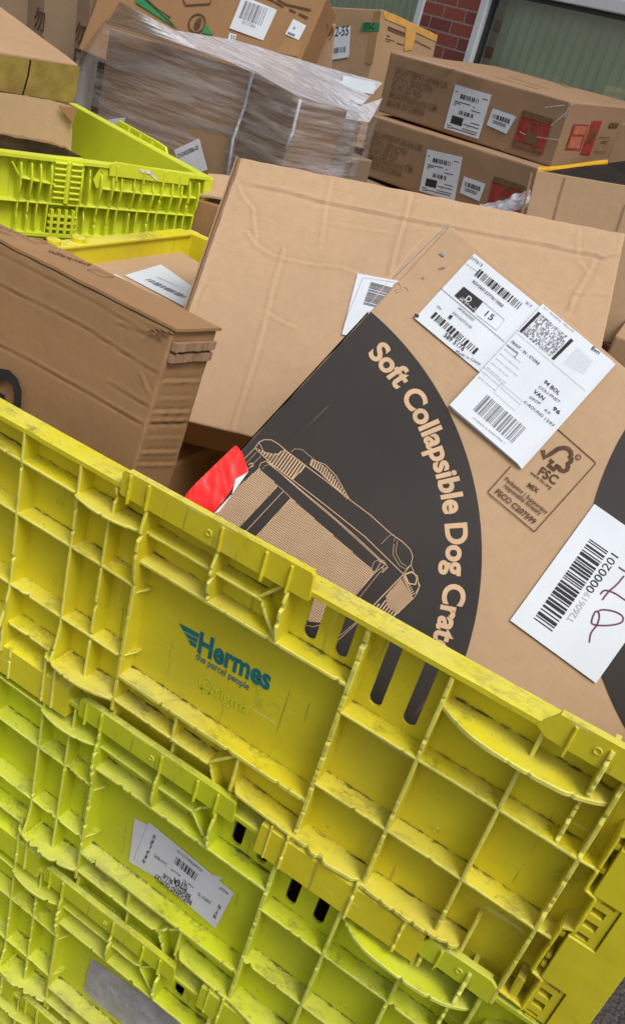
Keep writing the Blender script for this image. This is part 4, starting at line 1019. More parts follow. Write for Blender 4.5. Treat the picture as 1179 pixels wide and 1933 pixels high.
mb = MB(); mb.prism(FY, [(-.157, .0035), (-.132, .0032), (-.128, -.006), (-.110, -.016), (-.121, -.004), (-.150, -.002)], .0052, .0042); mb.build('torn_label', M['white_torn'], Yroot)
mb = MB()                                                       # comb hinge
mb.prism(FY, [(-.326, -.078), (-.326, .004), (-.262, .006), (-.262, -.076)], -.004, -.02)
for i in range(7):
    v = -.004 - i * .0105
    for a, b in ((-.322, -.300), (-.290, -.268)):
        mb.tube([FY.P(a, v, .001), FY.P(b, v, .001)], .0026, 8)
mb.tube([FY.P(-.295, .0, -.001), FY.P(-.295, -.076, -.001)], .0055, 8)
for i in range(4): mb.prism(FY, [(-.322 + i * .014, -.135), (-.322 + i * .014, -.088), (-.316 + i * .014, -.088), (-.316 + i * .014, -.135)], .002, -.02)
for i in range(3): mb.prism(FY, [(-.326, -.103 - i * .012), (-.326, -.099 - i * .012), (-.268, -.099 - i * .012), (-.268, -.103 - i * .012)], .001, -.02)
mb.build('hinge', M['lime2'], Yroot, bevel=.0006)
# inner side wall going back to the left and its outer lip
cY = np.array([-1.085, .925, 0]); tY = np.array([-math.cos(yw), math.sin(yw), 0])
p_far = onp(130, 193, (0, 0, 1.42), (0, 0, 1)); tF = p_far - np.array([-1.085, .925, 1.40]); tF[2] = 0; LF = np.linalg.norm(tF); tF /= LF
FB = Frame(np.array([-1.085, .925, 1.40]), tF, [0, 0, 1], -np.cross([0, 0, 1], tF) * -1)
if FB.n @ (CAM - FB.o) < 0: FB.n = -FB.n
mb = MB(); mb.prism(FB, [(0.0, -.16), (0.0, .002), (LF, .020), (LF, -.16)], 0, -.022); mb.build('side_wall', M['lime2'], Yroot, bevel=.003)
lipn = -FB.n; zz = crop(120, 180, 300)
pp = [FB.uv(*p, h=-.03) for p in zz((385, 240), (420, 185), (700, 340), (765, 385), (780, 460), (700, 440))]
mb = MB(); mb.prism(FB, pp, -.026, -.032)
for k_ in (0.25, .5, .75):
    a = np.array(pp[1]) * (1 - k_) + np.array(pp[3]) * k_; mb.prism(FB, [(a[0] - .002, a[1] - .05), (a[0] - .002, a[1] - .002), (a[0] + .002, a[1] - .002), (a[0] + .002, a[1] - .05)], -.022, -.030)
mb.build('outer_lip', M['lime2'], Yroot, bevel=.001)
mb = MB(); mb.box((0.0, .14, .004), (.62, .146, .5), M=lambda u, w_, y: wy.pt(u, w_, y)); mb.build('floor', M['lime2'], Yroot)
# crate below it (only its top shows behind the rim)
mb = MB(); mb.box((-.02, .165, .00), (.62, .60, .45), M=lambda u, w_, y: wy.pt(u, w_, y))
tag(mb.build('stacking_crate', M['lime2'], bevel=.003), 'lime crate underneath the low ribbed crate at left, mostly hidden', 'crate')

# open carton standing in that crate: torn flaps and dark inside
OC = thing('open_carton', 'open torn carton with its shaded inside coloured dark brown, standing in the lime crate at left', 'box', tuple(FY.P(-.35, -.13, -.2)))
Foc = Frame(FY.P(0, 0, -.30), FY.eu, FY.ev, FY.n); Foc2 = Frame(FY.P(0, 0, -.045), FY.eu, FY.ev, FY.n)
def torn_sheet(F, pts, th, name, mat, parent, amp=.002, seed=0):
    P_ = []; pts = [np.array(F.uv(*p)) for p in pts]
    for i, a in enumerate(pts):
        b = pts[(i + 1) % len(pts)]; n = max(2, int(np.linalg.norm(b - a) / .008))
        for k in range(n):
            q = a + (b - a) * k / n; P_.append((q[0] + amp * noise.noise((q[0] * 160, q[1] * 160, seed)), q[1] + amp * noise.noise((q[0] * 160, q[1] * 160, seed + 5))))
    mb = MB(); mb.prism(F, P_, 0, -th); return mb.build(name, mat, parent)
torn_sheet(Foc, [(-40, 165), (0, 176), (60, 183), (95, 190), (118, 196), (143, 206), (137, 235), (133, 330), (-40, 330)], .006, 'back_flap', M['card'], OC)
torn_sheet(Frame(Foc.P(0, 0, .012), Foc.eu, Foc.ev, Foc.n), [(112, 200), (146, 204), (138, 234), (124, 216)], .004, 'folded_corner', M['card_dark'], OC)
torn_sheet(Foc2, [(-40, 246), (0, 252), (30, 258), (62, 263), (100, 272), (130, 282), (150, 293), (170, 308), (168, 312), (150, 306), (128, 308), (118, 330), (-40, 330)], .006, 'front_flap', M['shaded_flap'], OC, amp=.003)  # inside of the flap, its shade painted as dark brown
torn_sheet(Frame(Foc2.P(0, 0, .008), Foc2.eu, Foc2.ev, Foc2.n), [(-40, 243), (0, 249), (30, 255), (62, 260), (100, 269), (130, 279), (131, 282), (100, 273), (62, 264), (30, 259), (0, 253), (-40, 248)], .004, 'torn_edge', M['card_brown'], OC, amp=.003, seed=3)
torn_sheet(Frame(Foc2.P(0, 0, -.05), Foc2.eu, Foc2.ev, Foc2.n), [(118, 318), (140, 306), (165, 308), (195, 325), (185, 350), (115, 350)], .004, 'inner_flap', M['card'], OC)

# big light carton behind it, sealed with yellowed tape
qL = [-1.494, 0.27, 1.455, 82.4, 10.8, 0.6, 0.6, 0.9, 0.086]
bL = Box(o=CAM + ray(150, 122) * 2.15 - (rotz(rad(82.4)) @ rvec(rad(10.8), rad(.6))) @ np.array([.65, 0, .26]), R=rotz(rad(82.4)) @ rvec(rad(10.8), rad(.6)), d=[.65, 1.1, .26])
Lroot, _ = carton(bL, 'wide carton with yellowed tape on its front and a pale bare top, upper left', M['card_far'], res=.03, r=.005, seed=9)
FLf = bL.face('front'); FLt = bL.face('top'); zl = crop(0, 0, 300)
decal(Lroot, FLf, 'packing_tape', M['tape_clear'], [FLf.uvs(zl((-60, 400), (590, 490), (560, 700), (520, 760), (-60, 660)))], .0018)
mb = MB(); mb.line(FLf, FLf.uvs(zl((225, 440), (205, 560), (165, 700))), .004, .0024); mb.build('flap_seam', M['dark_in'], Lroot)

# small brown carton in the corner gap
bK = level_box('K', (368, 374), 1.93, 20, (.22, .2, .36), (0, 0, 1))
Kroot, _ = carton(bK, 'small dark brown carton with loose top flap, wedged beside the ribbed lime crate', M['card_dark'], res=.02, seed=11)
FK = bK.face('top')
wsheet(mb := MB(), lambda s, t: (bK.W(.0 + .22 * s, .0 + t * .07, .363 + .035 * t + .01 * math.sin(s * 5)), bK.R[:, 2]), 8, 3, .004); mb.build('top_flap', M['card'], Kroot)

# --- stretch-wrapped pallet load ------------------------------------------
def up(lbl, q, mat, **kw_): return carton(q, lbl, mat, res=.05, **kw_)
PG = 'cartons under the stretch film'
bA = Box([-1.918, 1.493, 1.058, 0.6, -4.7, -1.0, 0.491, 0.5, 0.5]); bA2 = Box([-1.473, 1.535, 1.065, -20.9, -2.3, 4.0, 0.231, 0.16, 0.5])
up('largest wrapped carton, left under the stretch film, with a white tag near its foot', bA, M['card_brown'], group=PG, seed=12)
up('wrapped carton right of the largest one, its corner crushed under the film', bA2, M['card_brown'], group=PG, seed=13)
bA4 = level_box('A4', (645, 226), 2.70, -8, (.16, .10, .47), (1, 0, 1)); up('low pinkish wrapped carton at the right end under the film', bA4, M['card_dull'], group=PG, seed=15)
bA5 = level_box('A5', (668, 300), 2.78, -8, (.12, .10, .30), (1, 0, 1)); up('low carton under the film beside the stencilled boxes', bA5, M['card_dull'], group=PG, seed=16)
# film
film = thing('stretch_film', 'clear stretch film wrapped in many layers round the carton load', 'plastic film', tuple(bA.W(.4, .2, 0)))
def film_sheet(rows, name, mat, n=44, m=16, amp=.004, sx=3, sz=40, seed=0):
    """rows: polyline rows (top to bottom) of world points, joined by a rippled skin"""
    mb = MB(); rows = [np.array(r) for r in rows]; vs = []; K_ = len(rows) - 1
    def at(r, t):
        k = t * (len(r) - 1); i = min(int(k), len(r) - 2); return r[i] + (k - i) * (r[i + 1] - r[i])
    for j in range(m + 1):
        s_ = j / m * K_; a = min(int(s_), K_ - 1); f_ = s_ - a
        for i in range(n + 1):
            p = at(rows[a], i / n) * (1 - f_) + at(rows[a + 1], i / n) * f_
            dv = CAM - p; dv[2] *= .4; dv /= np.linalg.norm(dv)
            vs.append(p + dv * amp * (noise.noise((i / n * sx, j / m * sz, seed)) + .4 * noise.noise((i / n * sx * 4, j / m * sz * .6, seed + 4))))
    mb.add(vs, [(j * (n + 1) + i, j * (n + 1) + i + 1, (j + 1) * (n + 1) + i + 1, (j + 1) * (n + 1) + i) for j in range(m) for i in range(n)])
    return mb.build(name, mat, film, smooth=True)
A_, B_, C_, D_ = bA.W(-.012, -.015, .508), bA2.W(-.008, -.02, .508), bA2.W(.236, -.02, .505), None
G_ = CAM + ray(722, 185) * 3.0
low_ = lambda p, h: np.array([p[0], p[1], h])
C2_ = bA2.W(.246, .19, .505); D_ = CAM + ray(628, 200) * 2.67; E2_ = bA4.W(.172, -.012, .475); E3_ = bA4.W(.172, .12, .475)
ptsT = [A_, B_, C_, C2_, D_, E2_, E3_, G_]; ptsB = [low_(bA.W(-.012, -.015, 0), .98), low_(bA2.W(-.008, -.02, 0), .98), low_(bA2.W(.236, -.02, 0), .98)] + [low_(p, .98) for p in (C2_, D_, E2_, E3_, G_)]
for p in ptsB[:1]: pass
film_sheet([ptsT, [(a + b) / 2 for a, b in zip(ptsT, ptsB)], ptsB], 'front_film', M['film'], n=110, m=60, amp=.008, sx=3.2, sz=26, seed=2)
bk = [CAM + ray(*p) * dd for p, dd in (((226, 3), 2.62), ((330, 57), 2.85), ((445, 76), 3.0), ((520, 98), 3.05), ((605, 124), 3.1), ((722, 156), 3.1))]
film_sheet([bk, [(a * .45 + b * .55) + np.array([0, 0, -.012]) for a, b in zip(bk, ptsT)], ptsT], 'top_film', M['film_top'], n=90, m=26, amp=.012, sx=3, sz=16, seed=7)
lf = [CAM + ray(145, 108) * 2.9, CAM + ray(138, 150) * 2.9, CAM + ray(128, 235) * 2.9]; rt_ = [bk[0], A_, low_(ptsB[0], 1.0)]
film_sheet([[a, (a + b) / 2, b] for a, b in zip(lf, rt_)], 'side_film', M['film_side'], n=20, m=20, amp=.008, sx=3, sz=6, seed=9)
for k_, pl in enumerate((((478, 136), (470, 165), (462, 200), (450, 235), (440, 262), (430, 330)), ((567, 188), (560, 215), (552, 250), (540, 280)))):
    mb = MB(); pts = [CAM + ray(*p) * (np.linalg.norm((B_ if k_ == 0 else C_) - CAM) - .012) for p in pl]
    mb.tube(pts, .0045, 6); mb.build('gathered_film_fold', M['film_top'], film, smooth=True)
Ff = Frame(bA.W(0, -.03, 0), bA.R[:, 0], bA.R[:, 2], -bA.R[:, 1]); zt2 = crop(120, 180, 300)
tg = label_sheet(film, Ff, Ff.uvs(zt2((820, 405), (1005, 320), (1068, 550), (960, 592), (870, 540))), M['paper_grey'], 'address_tag', .0008, .0)
mb = MB(); text_px(mb, Ff, 'OH24050086-03', zt2((850, 470))[0], zt2((1005, 400))[0], .012, h=.0012, bold=.01); mb.build('printing', M['ink'], tg)
label_sheet(film, Ff, Ff.uvs(zt2((312, 185), (400, 170), (460, 165), (445, 215), (385, 240))), M['paper_grey'], 'address_tag', .0008, .0)
Ftp = Frame(CAM + ray(680, 165) * 2.98, [1, 0, 0], [0, .35, .94]); label_sheet(film, Ftp, Ftp.uvs([(648, 143), (706, 156), (708, 166), (704, 178), (676, 174), (655, 163), (645, 160)]), M['paper'], 'crumpled_tag', .002, 0)

# --- cartons with handling marks, far left --------------------------------
qCH = [-2.599, 2.073, 0.99, -7.6, 0.5, -2.5, 0.21, 0.3, 0.68]
zc1 = crop(0, 0, 300)
for i, (x0, x1) in enumerate(((126, 199), (30, 122), (-70, 26))):
    dd = 3.75; R = rotz(rad(-7.6)) @ rvec(0, rad(-2.5)); A0 = CAM + ray(x0, -12 + i * 0) * dd; A1 = CAM + ray(x1, -12) * dd
    wdt = np.linalg.norm(A1 - A0) - .004; bq = Box(o=A0 - R @ np.array([0, 0, .72]) + np.array([0, 0, .06]), R=R, d=[wdt, .3, .72])
    rt0, _ = carton(bq, ('brown carton with vertical dark characters, nearest the wrapped load', 'brown carton with vertical dark characters, between two darker gaps at upper left', 'plain brown carton at the top left corner')[i], M['card_dull'], res=.06, seed=30 + i)
    Fq = bq.face('front')
    if i < 2:
        mb = MB(); (cx0, cy0) = ((610, 250), (305, 145))[i]
        p = zc1((cx0, cy0))[0]; u, v = Fq.uv(*p)
        for k_, ch in enumerate('勿压'): put_text(mb, Fq, ch, u - .035, v - .03 - k_ * .085, .055, h=.003, width=.062, bold=.01)
        mb.build('printed_characters', M['ink_brown'], rt0)

# --- tall tilted carton, top centre ---------------------------------------
qD5 = [-2.424, 2.081, 1.537, -3.9, -24.6, 1.3, 0.8, 0.4, 0.294]
RD = rotz(rad(-3.9)) @ rvec(rad(-24.6), rad(1.3)); oD = CAM + ray(617, -5) * 3.25 - RD @ np.array([.8, 0, .30]) - RD[:, 2] * .22
bD = Box(o=oD - RD[:, 2] * 0, R=RD, d=[.8, .45, .30 + .22])
RD = rotz(rad(6)) @ rvec(rad(-20), rad(3.5))
bD = Box(o=CAM + ray(617, -5) * 3.25 - RD @ np.array([.80, 0, .44]), R=RD, d=[.80, .12, .44])
Droot, _ = carton(bD, 'large tilted carton with barcode label and fragile symbols, top centre behind the wrapped load', M['card_dark'], res=.05, seed=41)
FDf = bD.face('front'); z2c = crop(400, 0, 320); z1c = crop(170, 0, 310)
ld = label_sheet(Droot, FDf, FDf.uvs(z2c((215, -25), (455, 72), (358, 285), (125, 200))), M['paper'], 'barcode_label', .001, .003)
mb = MB(); q0, q1, q2 = (np.array(FDf.uv(*z2c(p)[0])) for p in ((190, 128), (348, 185), (240, 10))); d = q1 - q0
barcode(mb, FDf.sub(q0[0], q0[1], math.atan2(d[1], d[0]), .0045), 0, 0, np.linalg.norm(d), np.linalg.norm(q2 - q0), 30, 61)
text_px(mb, FDf, 'EE127266', z2c((210, 165))[0], z2c((300, 200))[0], .010, h=.0045); mb.build('printing', M['ink_grey'], ld)
ls = label_sheet(Droot, FDf, FDf.uvs(z2c((568, 135), (657, 182), (605, 283), (512, 242))), M['paper'], 'small_label', .001, .003)
mb = MB(); mb.line(FDf, FDf.uvs(z2c((530, 232), (578, 252))), .008, .0045); mb.line(FDf, FDf.uvs(z2c((568, 195), (580, 205))), .008, .0045); mb.build('printing', M['ink_grey'], ls)
ls2 = label_sheet(Droot, FDf, FDf.uvs(z2c((125, 232), (175, 245), (160, 295), (112, 280))), M['paper'], 'small_label', .001, .003)
mb = MB(); text_px(mb, FDf, '35', z2c((125, 285))[0], z2c((158, 292))[0], .018, h=.0045); mb.build('printing', M['ink'], ls2)
mb = MB()
for pl in (((455, 0), (520, 35), (690, 72)), ((540, 68), (585, 90)), ((605, 98), (668, 128)), ((330, -40), (500, 50))): mb.line(FDf, FDf.uvs(z2c(*pl)), .006, .003)
for pl in (((400, -10), (480, 65), (580, 130)), ((385, -10), (600, 185))): mb.line(FDf, FDf.uvs(z1c(*pl)), .005, .003)
mb.line(FDf, FDf.uvs(z1c((670, 0), (690, 40), (865, 30), (870, 5))), .005, .003)
c_ = np.array(FDf.uv(*z1c((770, 170))[0]))
mb.line(FDf, [(c_[0] + .03 * math.cos(a), c_[1] + .03 * math.sin(a)) for a in np.linspace(0, 6.28, 20)], .005, .003)
mb.poly(FDf, [(c_[0] + .012 * math.cos(a) + .004, c_[1] + .020 * math.sin(a)) for a in np.linspace(0, 6.28, 12)[:-1]], .003)
mb.build('printed_symbols', M['ink_brown'], Droot)
mb = MB(); mb.poly(FDf, FDf.uvs(z1c((838, 178), (888, 255), (800, 240))), .003); mb.poly(FDf, FDf.uvs(z1c((335, -60), (330, 20), (500, 130), (640, 215), (560, 130), (400, -20))), .003); mb.build('green_print', M['green'], Droot)
decal(Droot, FDf, 'packing_tape', M['tape_brown'], [FDf.uvs(z2c((520, 260), (640, 290), (600, 400), (450, 365)))], .0028)

# torn carton fragment and the tall carton with orange tape
bV = level_box('V', (634, 46), 3.35, 32, (.13, .2, .4), (1, 0, 1), (0, -8))
Vroot, _ = carton(bV, 'narrow light carton with torn open top and smudged handwriting, between two bigger boxes', M['card_far'], res=.03, seed=42)
FV = bV.face('front'); zv = crop(560, 0, 300)
mb = MB(); text_px(mb, FV, '(VI170)', zv((122, 215))[0], zv((262, 272))[0], .028, h=.003, bold=.02); mb.build('handwriting', M['ink_brown'], Vroot)
wsheet(mb := MB(), lambda s, t: (np.array(CAM + ray(*zv((160 + 60 * s + 20 * t, 95 + 110 * s - 10 * t))[0]) * (3.33 - .02 * t)), -np.array(ray(600, 50)) * (1 + noise.noise((s * 6, t * 3, 0)))), 10, 4, .008); mb.build('torn_tape', M['white_torn'], Vroot)
R3 = rotz(rad(78.5)) @ rvec(rad(-8.8), rad(4.1))
bT = Box(o=np.array([-2.222, 3.793, 1.433]) - R3 @ np.array([0, 0, .25]), R=R3, d=[.525, .6, .642])
Troot, _ = carton(bT, 'tall carton with orange tape and a green sticker, standing before the left window', M['card_far'], res=.05, seed=43)
FT = bT.face('front'); FTl = bT.face('left')
decal(Troot, FT, 'packing_tape', M['tape_orange'], [FT.uvs(zv((632, 72), (740, 115), (1040, 260), (1030, 310), (880, 240), (850, 370), (790, 380), (805, 205), (650, 140))), ], .003)
mb = MB()
for a, b, wd in (((670, 200), (800, 250), .008), ((668, 218), (795, 268), .004), ((665, 262), (685, 270), .005), ((655, 285), (720, 305), .003), ((655, 300), (690, 312), .003), ((735, 318), (790, 335), .004), ((870, 300), (990, 360), .004)): mb.line(FT, FT.uvs(zv(a, b)), wd, .003)
mb.build('printed_lines', M['ink_brown'], Troot)
lt_ = label_sheet(Troot, FTl, FTl.uvs(zv((285, 210), (402, 195), (388, 425), (250, 447), (262, 300))), M['paper'], 'shipping_label', .001, .003)
mb = MB(); text_px(mb, FTl, '2-55', zv((285, 272))[0], zv((385, 262))[0], .045, h=.005, bold=.01)
q0, q1, q2 = (np.array(FTl.uv(*zv(p)[0])) for p in ((262, 400), (365, 388), (268, 358))); d = q1 - q0
barcode(mb, FTl.sub(q0[0], q0[1], math.atan2(d[1], d[0]), .005), 0, 0, np.linalg.norm(d), np.linalg.norm(q2 - q0), 24, 71); mb.build('printing', M['ink'], lt_)
lg = label_sheet(Troot, FTl, FTl.uvs(zv((488, 168), (618, 170), (612, 235), (480, 228))), M['green'], 'green_sticker', .001, .003)
mb = MB(); text_px(mb, FTl, '075-C', zv((500, 215))[0], zv((575, 218))[0], .028, h=.005, bold=.02); mb.build('handwriting', M['ink'], lg)
decal(Troot, FTl, 'packing_tape', M['tape_brown'], [FTl.uvs(zv((575, 85), (628, 85), (560, 480), (510, 470)))], .0022)

# --- two stencilled furniture cartons --------------------------------------
z5 = crop(680, 80, 280); z5b = crop(900, 80, 279)
S1q = [-1.868, 3.244, 1.426, -10.5, 3.4, -1.1, 0.899, 0.889, 0.243]; S2q = [-1.862, 3.195, 1.160, -12.5, 3.6, -1.8, 0.903, 0.85, 0.250]
def sku_marks(root, bx, lines, lab1, lab2, redq, faded):
    Fs = bx.face('front'); mb = MB()
    for txt, a, b in lines: text_px(mb, Fs, txt, z5(a)[0], z5(b)[0], .026, h=.003, bold=.012)
    mb.build('stencilled_text', M['ink_stencil'], root)
    l = label_sheet(root, Fs, Fs.uvs(z5(*lab1)), M['paper'], 'shipping_label', .001, .003)
    q = [np.array(Fs.uv(*p)) for p in z5(*lab1)]; ux = q[1] - q[0]; uy = q[3] - q[0]
    L = lambda a, b: tuple(q[0] + ux * a + uy * b)
    mb = MB(); ang = math.atan2(ux[1], ux[0]); W_ = np.linalg.norm(ux); H_ = np.linalg.norm(uy)
    for a, b, wd, ht, n, sd in ((.22, .26, .52, .10, 30, 81), (.30, .60, .42, .09, 24, 82)):
        p = L(a, b); barcode(mb, Fs.sub(p[0], p[1], ang, .0048), 0, 0, wd * W_, ht * H_, n, sd)
    mb.poly(Fs, [L(.14, .60 + .06), L(.46, .60 + .06), L(.46, .84), L(.14, .84)], .0048)
    for a0_, b0_, a1_, b1_ in ((.05, .14, .12, .14), (.80, .13, .95, .13), (.10, .34, .55, .34), (.10, .38, .28, .38), (.10, .42, .16, .42), (.62, .36, .68, .36), (.60, .44, .85, .44), (.68, .70, .92, .70), (.50, .78, .92, .78), (.50, .88, .92, .88), (.06, .90, .2, .90), (.08, .95, .22, .95), (.2, .93, .9, .93)):
        mb.line(Fs, [L(a0_, b0_), L(a1_, b1_)], .003, .0048)
    p = L(.62, .84); put_text(mb, Fs, '1', p[0], p[1], .014, ang=ang, h=.0048)
    mb.build('printing', M['ink'], l)
    l = label_sheet(root, Fs, Fs.uvs(z5(*lab2)), M['paper'], 'barcode_label', .001, .003)
    q = [np.array(Fs.uv(*p)) for p in z5(*lab2)]; ux = q[1] - q[0]; uy = q[3] - q[0]; ang = math.atan2(ux[1], ux[0])
    mb = MB(); p = tuple(q[0] + ux * .12 + uy * .52); barcode(mb, Fs.sub(p[0], p[1], ang, .0048), 0, 0, np.linalg.norm(ux) * .74, np.linalg.norm(uy) * .26, 30, 91)
    for b in (.64, .74): mb.line(Fs, [q[0] + ux * .2 + uy * b, q[0] + ux * .75 + uy * b], .003, .0048)
    mb.build('printing', M['ink'], l)
    # red square with a weight symbol
    mb = MB(); rq = [np.array(Fs.uv(*p)) for p in redq]; mb.poly(Fs, [tuple(p) for p in rq], .003); mb.build('red_mark', M['red_ink'], root)
    ux = rq[1] - rq[0]; uy = rq[3] - rq[0]; L2 = lambda a, b: tuple(rq[0] + ux * a + uy * b)
    mb = MB(); mb.poly(Fs, [L2(.0, .0), L2(1, 0), L2(1, .17), L2(0, .17)], .0042); mb.poly(Fs, [L2(0, .85), L2(1, .85), L2(1, 1), L2(0, 1)], .0042)
    mb.poly(Fs, [L2(.36, .48), L2(.66, .48), L2(.80, .80), L2(.26, .80)], .0042)
    mb.line(Fs, [L2(.5 + .16 * math.cos(a), .38 - .16 * math.sin(a)) for a in np.linspace(-.5, 3.64, 14)], .008, .0042)
    mb.build('weight_symbol', M['ink_faint'], root)
r1, bS1 = carton(S1q, 'upper stencilled flat carton with white labels and red weight mark, taped at its corner', M['card_brown'], res=.03, r=.007, group='stencilled cartons', seed=51)
sku_marks(r1, bS1, [('SKU:FT8FVT-0144-UK', (275, 242), (695, 372)), ('QTY:1 SET/CTN', (258, 308), (560, 400)), ('G.W.:23 KG', (243, 368), (480, 440)), ('MEAS:93x51x16 CM', (228, 432), (600, 550)), ('MADE IN CHINA', (213, 500), (505, 588))],
          [(757, 335), (1043, 418), (938, 768), (665, 682)], [(1055, 525), (1240, 590), (1160, 728), (1003, 655)], z5b((368, 540), (607, 610), (520, 898), (280, 825)), False)
r2, bS2 = carton(S2q, 'lower stencilled flat carton with faded text, directly under its twin', M['card_brown'], res=.03, r=.007, group='stencilled cartons', seed=52)
sku_marks(r2, bS2, [('SKU:FT8FVT-0144-UK', (92, 748), (492, 870)), ('QTY:1 SET/CTN', (78, 808), (362, 905)), ('G.W.:23 KG', (68, 870), (290, 935)), ('MEAS:93x51x16 CM', (60, 930), (408, 1035)), ('MADE IN CHINA', (45, 985), (325, 1075))],
          [(535, 850), (812, 912), (748, 1262), (470, 1180)], [(825, 1065), (995, 1125), (945, 1262), (790, 1195)], z5b((140, 1065), (395, 1150), (330, 1400), (70, 1330)), True)
Fe = bS1.face('right'); Ft = bS1.face('top')
mb = MB(); mb.poly(Fe, Fe.uvs(z5b((765, 650), (885, 655), (815, 860), (695, 855))), .003); mb.poly(Fe, Fe.uvs(z5b((915, 622), (992, 625), (892, 895), (815, 892))), .003); mb.build('red_mark', M['red_ink'], r1)
mb = MB(); mb.poly(Fe, Fe.uvs(z5b((775, 665), (870, 668), (845, 735), (752, 732))), .004); mb.poly(Fe, Fe.uvs(z5b((745, 750), (835, 752), (805, 845), (712, 842))), .004); mb.build('printed_panel', M['red_pale'], r1)
mb = MB(); mb.poly(Fe, Fe.uvs(z5b((910, 690), (945, 690), (905, 800), (870, 798))), .0045); mb.line(Fe, Fe.uvs(z5b((1050, 658), (1120, 660))), .018, .003)
mb.line(Fe, Fe.uvs(z5b((965, 755), (1055, 758), (1020, 872), (930, 870))), .003, .003, closed=True); mb.line(Fe, Fe.uvs(z5b((985, 790), (1030, 790), (1010, 840))), .005, .003); mb.build('printed_mark', M['ink_olive'], r1)
mb = MB()
for a, b in (((300, 90), (600, 175)), ((250, 65), (480, 110)), ((520, 160), (760, 215)), ((600, 175), (900, 260)), ((820, 235), (1000, 285))):
    mb.line(Ft, Ft.uvs(z5(a, b)), .014, .003)
mb.build('clear_tape', M['film_top'], r1)
mb = MB()
for a, b in (((730, 490), (770, 500)), ((540, 520), (700, 500)), ((735, 510), (700, 600)), ((590, 665), (715, 560)), ((340, 710), (400, 745)), ((400, 745), (660, 780))): mb.line(bS1.face('front'), bS1.face('front').uvs(z5b(a, b)), .004, .004)
mb.build('clear_tape', M['film_top'], r1)
mb = MB()
for a, b in (((250, 275), (560, 375)), ((120, 270), (480, 375)), ((600, 300), (740, 365))): mb.line(Ft, Ft.uvs(z5b(a, b)), .012, .003)
mb.build('flap_top_strip', M['tape_brown'], r1)  # brown strips lying on the carton top

# pallet and plain cartons carrying the stencilled ones
mb = MB(); mb.box((-2.1, 2.9, .14), (-.7, 4.0, 1.15)); tag(mb.build('wrapped_pallet_base', M['card_dull'], bevel=.01), 'dull wrapped load under the stencilled cartons, mostly hidden', 'pallet load')
for i in range(3):
    mb = MB(); mb.box((-2.1, 2.9 + i * .47, .0), (-.7, 3.03 + i * .47, .14)); tag(mb.build('pallet_runner', M['card_dark']), 'wooden pallet runner on the ground under the far load', 'pallet', 'pallet runners under the far load')

# open carton at the right with a yellow edge and dark inside
qR = [-0.47, 1.19, 1.289, 14.3, -4.3, -6.9, 0.5, 0.4, 0.3]; bR = Box(qR)
Rroot = thing('open_carton', 'open light carton with a yellow taped edge and dark inside, at the right edge', 'box', tuple(bR.W(.25, .2, 0)), bR.R)
mb = MB(); th = .005
for lo, hi in (((0, 0, 0), (.5, th, .30)), ((0, th, 0), (th, .4, .30)), ((.5 - th, th, 0), (.5, .4, .30)), ((th, .4 - th, 0), (.5 - th, .4, .30)), ((th, th, 0), (.5 - th, .4 - th, th))): mb.box(lo, hi, M=bR.W)
mb.build('carton', M['card'], Rroot, bevel=.001)
mb = MB(); mb.box((.006, .006, .10), (.494, .394, .17), M=bR.W); mb.build('packed_goods', M['metal_grey'], Rroot)
FRf = bR.face('front'); zR = crop(840, 280, 339)
mb = MB(); Frt = bR.face('left'); P3a = bR.W(0, .39, .30)
Q_ = lambda x, y, d: CAM + ray(x, y) * d
wsheet(mb, lambda s, t: (Q_(1014 + 131 * s, 318 - 13 * s + 6 * t + 1.5 * math.sin(5 * s), 1.905 + .37 * s), np.array([0, 0, 1.0])), 16, 1, .003); mb.build('yellow_edge_tape', M['tape_yellow'], Rroot)
mb = MB(); mb.add([Q_(1016, 323, 1.93), Q_(1146, 308, 2.29), Q_(1230, 296, 2.32), Q_(1230, 362, 2.02), Q_(1179, 351, 2.0), Q_(1093, 338, 1.97)], [(0, 1, 2, 3, 4, 5)]); mb.build('opening_shade', M['dark_in'], Rroot)  # near-black sheet added across the opening to stand for the shade inside
for pl in (((785, 190), (745, 330), (710, 465)), ((1179, 370), (1125, 540))):
    mb = MB(); mb.line(FRf, FRf.uvs(zR(*pl)), .0035, .0012); mb.build('pressed_crease', M['card_brown'], Rroot)
mb = MB(); wsheet(mb, lambda s, t: (bR.W(-.006 - t * .002, .002 + t * .03, .295 - s * .30 + .002 * noise.noise((s * 20, t, 0))), -bR.R[:, 0]), 20, 1, .004); mb.build('torn_edge', M['card_brown'], Rroot)

# slivers of two more cartons at the right edge
bq = level_box('s1', (1172, 232), 3.9, -8, (.5, .4, .5), (0, 0, 1)); carton(bq, 'plain carton cut by the right edge, beside the stencilled cartons', M['card_far'], res=.06, seed=61)
bq = level_box('s2', (1160, 632), 1.75, 5, (.4, .3, .3), (0, 0, 1)); carton(bq, 'pale carton sliver behind the dog crate box at the right edge', M['card_far'], res=.06, seed=62)

# loose film heap below the stencilled cartons
mb = MB(); n = 40; vs = []
for i in range(n + 1):
    for j in range(9):
        s_, t_ = i / n, j / 8; p = CAM + ray(905 + 95 * s_, 385 - 28 * s_ ** 1.5 + 30 * t_) * (2.5 - .25 * t_); vs.append(p + np.array([0, -.02, .01]) * noise.noise((s_ * 5, t_ * 9, 2)) * 1.2)
mb.add(vs, [(i * 9 + j, i * 9 + j + 1, (i + 1) * 9 + j + 1, (i + 1) * 9 + j) for i in range(n) for j in range(8)])
tag(mb.build('loose_film', M['film_top'], smooth=True), 'loose grey clear film bunched below the lower stencilled carton', 'plastic film')

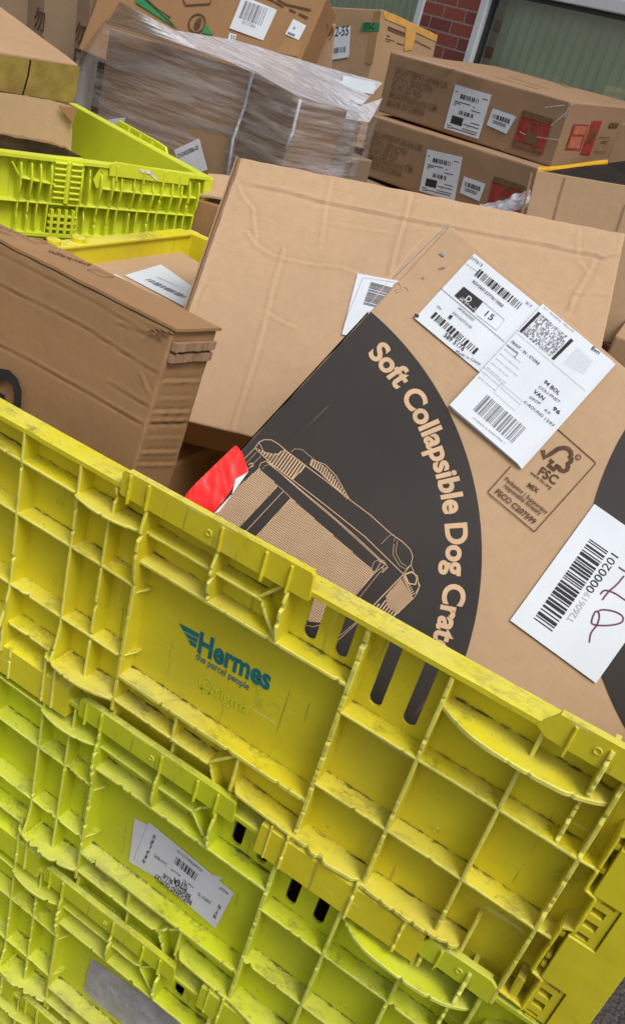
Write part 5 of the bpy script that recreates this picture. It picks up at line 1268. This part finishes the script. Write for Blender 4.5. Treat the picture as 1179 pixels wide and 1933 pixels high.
# --- brick building with two windows ---------------------------------------
eW = np.array([.876, -.482, 0]); eW /= np.linalg.norm(eW); nW = np.array([-.482, -.876, 0]); nW /= np.linalg.norm(nW)
pW = np.array([-2.5, 5.27, 0.0]); mW = np.stack([eW, -nW, [0, 0, 1]], 1)
bld = thing('brick_building', 'red brick building with white framed windows behind the pallets', 'building', pW, mW)
Wp = lambda a, y, z: pW + eW * a - nW * y + np.array([0, 0, z])
mb = MB()
SILL, HEAD = .95, 2.17
for lo, hi in (((-6, 0, 0), (-2.6, .25, 5)), ((-.335, 0, SILL), (.225, .25, HEAD)), ((3.2, 0, 0), (7, .25, 5)), ((-2.6, 0, 0), (3.2, .25, SILL)), ((-2.6, 0, HEAD), (3.2, .25, 5))): mb.box(lo, hi, M=Wp)
wobj = mb.build('wall', M['brick'], bld)
for (a0_, a1_) in ((-2.6, -.335), (.225, 3.2)):
    mb = MB(); f = .065
    for lo, hi in (((a0_, -.012, SILL), (a0_ + f, .07, HEAD)), ((a1_ - f, -.012, SILL), (a1_, .07, HEAD)), ((a0_ + f, -.012, HEAD - f), (a1_ - f, .07, HEAD)), ((a0_ + f, -.012, SILL), (a1_ - f, .07, SILL + f))): mb.box(lo, hi, M=Wp)
    fr = mb.build('window', M['frame_white'], bld, bevel=.006)
    mb = MB(); g0 = .022
    for lo, hi in (((a0_ + f, .02, SILL + f), (a0_ + f + g0, .055, HEAD - f)), ((a1_ - f - g0, .02, SILL + f), (a1_ - f, .055, HEAD - f)), ((a0_ + f + g0, .02, HEAD - f - g0), (a1_ - f - g0, .055, HEAD - f))): mb.box(lo, hi, M=Wp)
    mb.build('gasket', M['gasket'], fr)
    mb = MB(); mb.box((a0_ + f + .001, .036, SILL + f + .001), (a1_ - f - .001, .040, HEAD - f - .001), M=Wp); mb.build('pane', M['glass'], fr)
    mb = MB(); x = a0_ + f + .01; i = 0
    while x < a1_ - f:
        tw = .010 + .006 * noise.noise((i * 3.3, a0_, 0)); n = 5
        mb.add([Wp(x + .084 * k / n, .14 + tw * math.sin(math.pi * k / n) + (.003 if k == 0 else 0), z) for z in (SILL, HEAD) for k in range(n + 1)], [(k, k + 1, n + 2 + k, n + 1 + k) for k in range(n)])
        x += .0815; i += 1
    mb.build('vertical_blind', M['blind'], fr, smooth=True)
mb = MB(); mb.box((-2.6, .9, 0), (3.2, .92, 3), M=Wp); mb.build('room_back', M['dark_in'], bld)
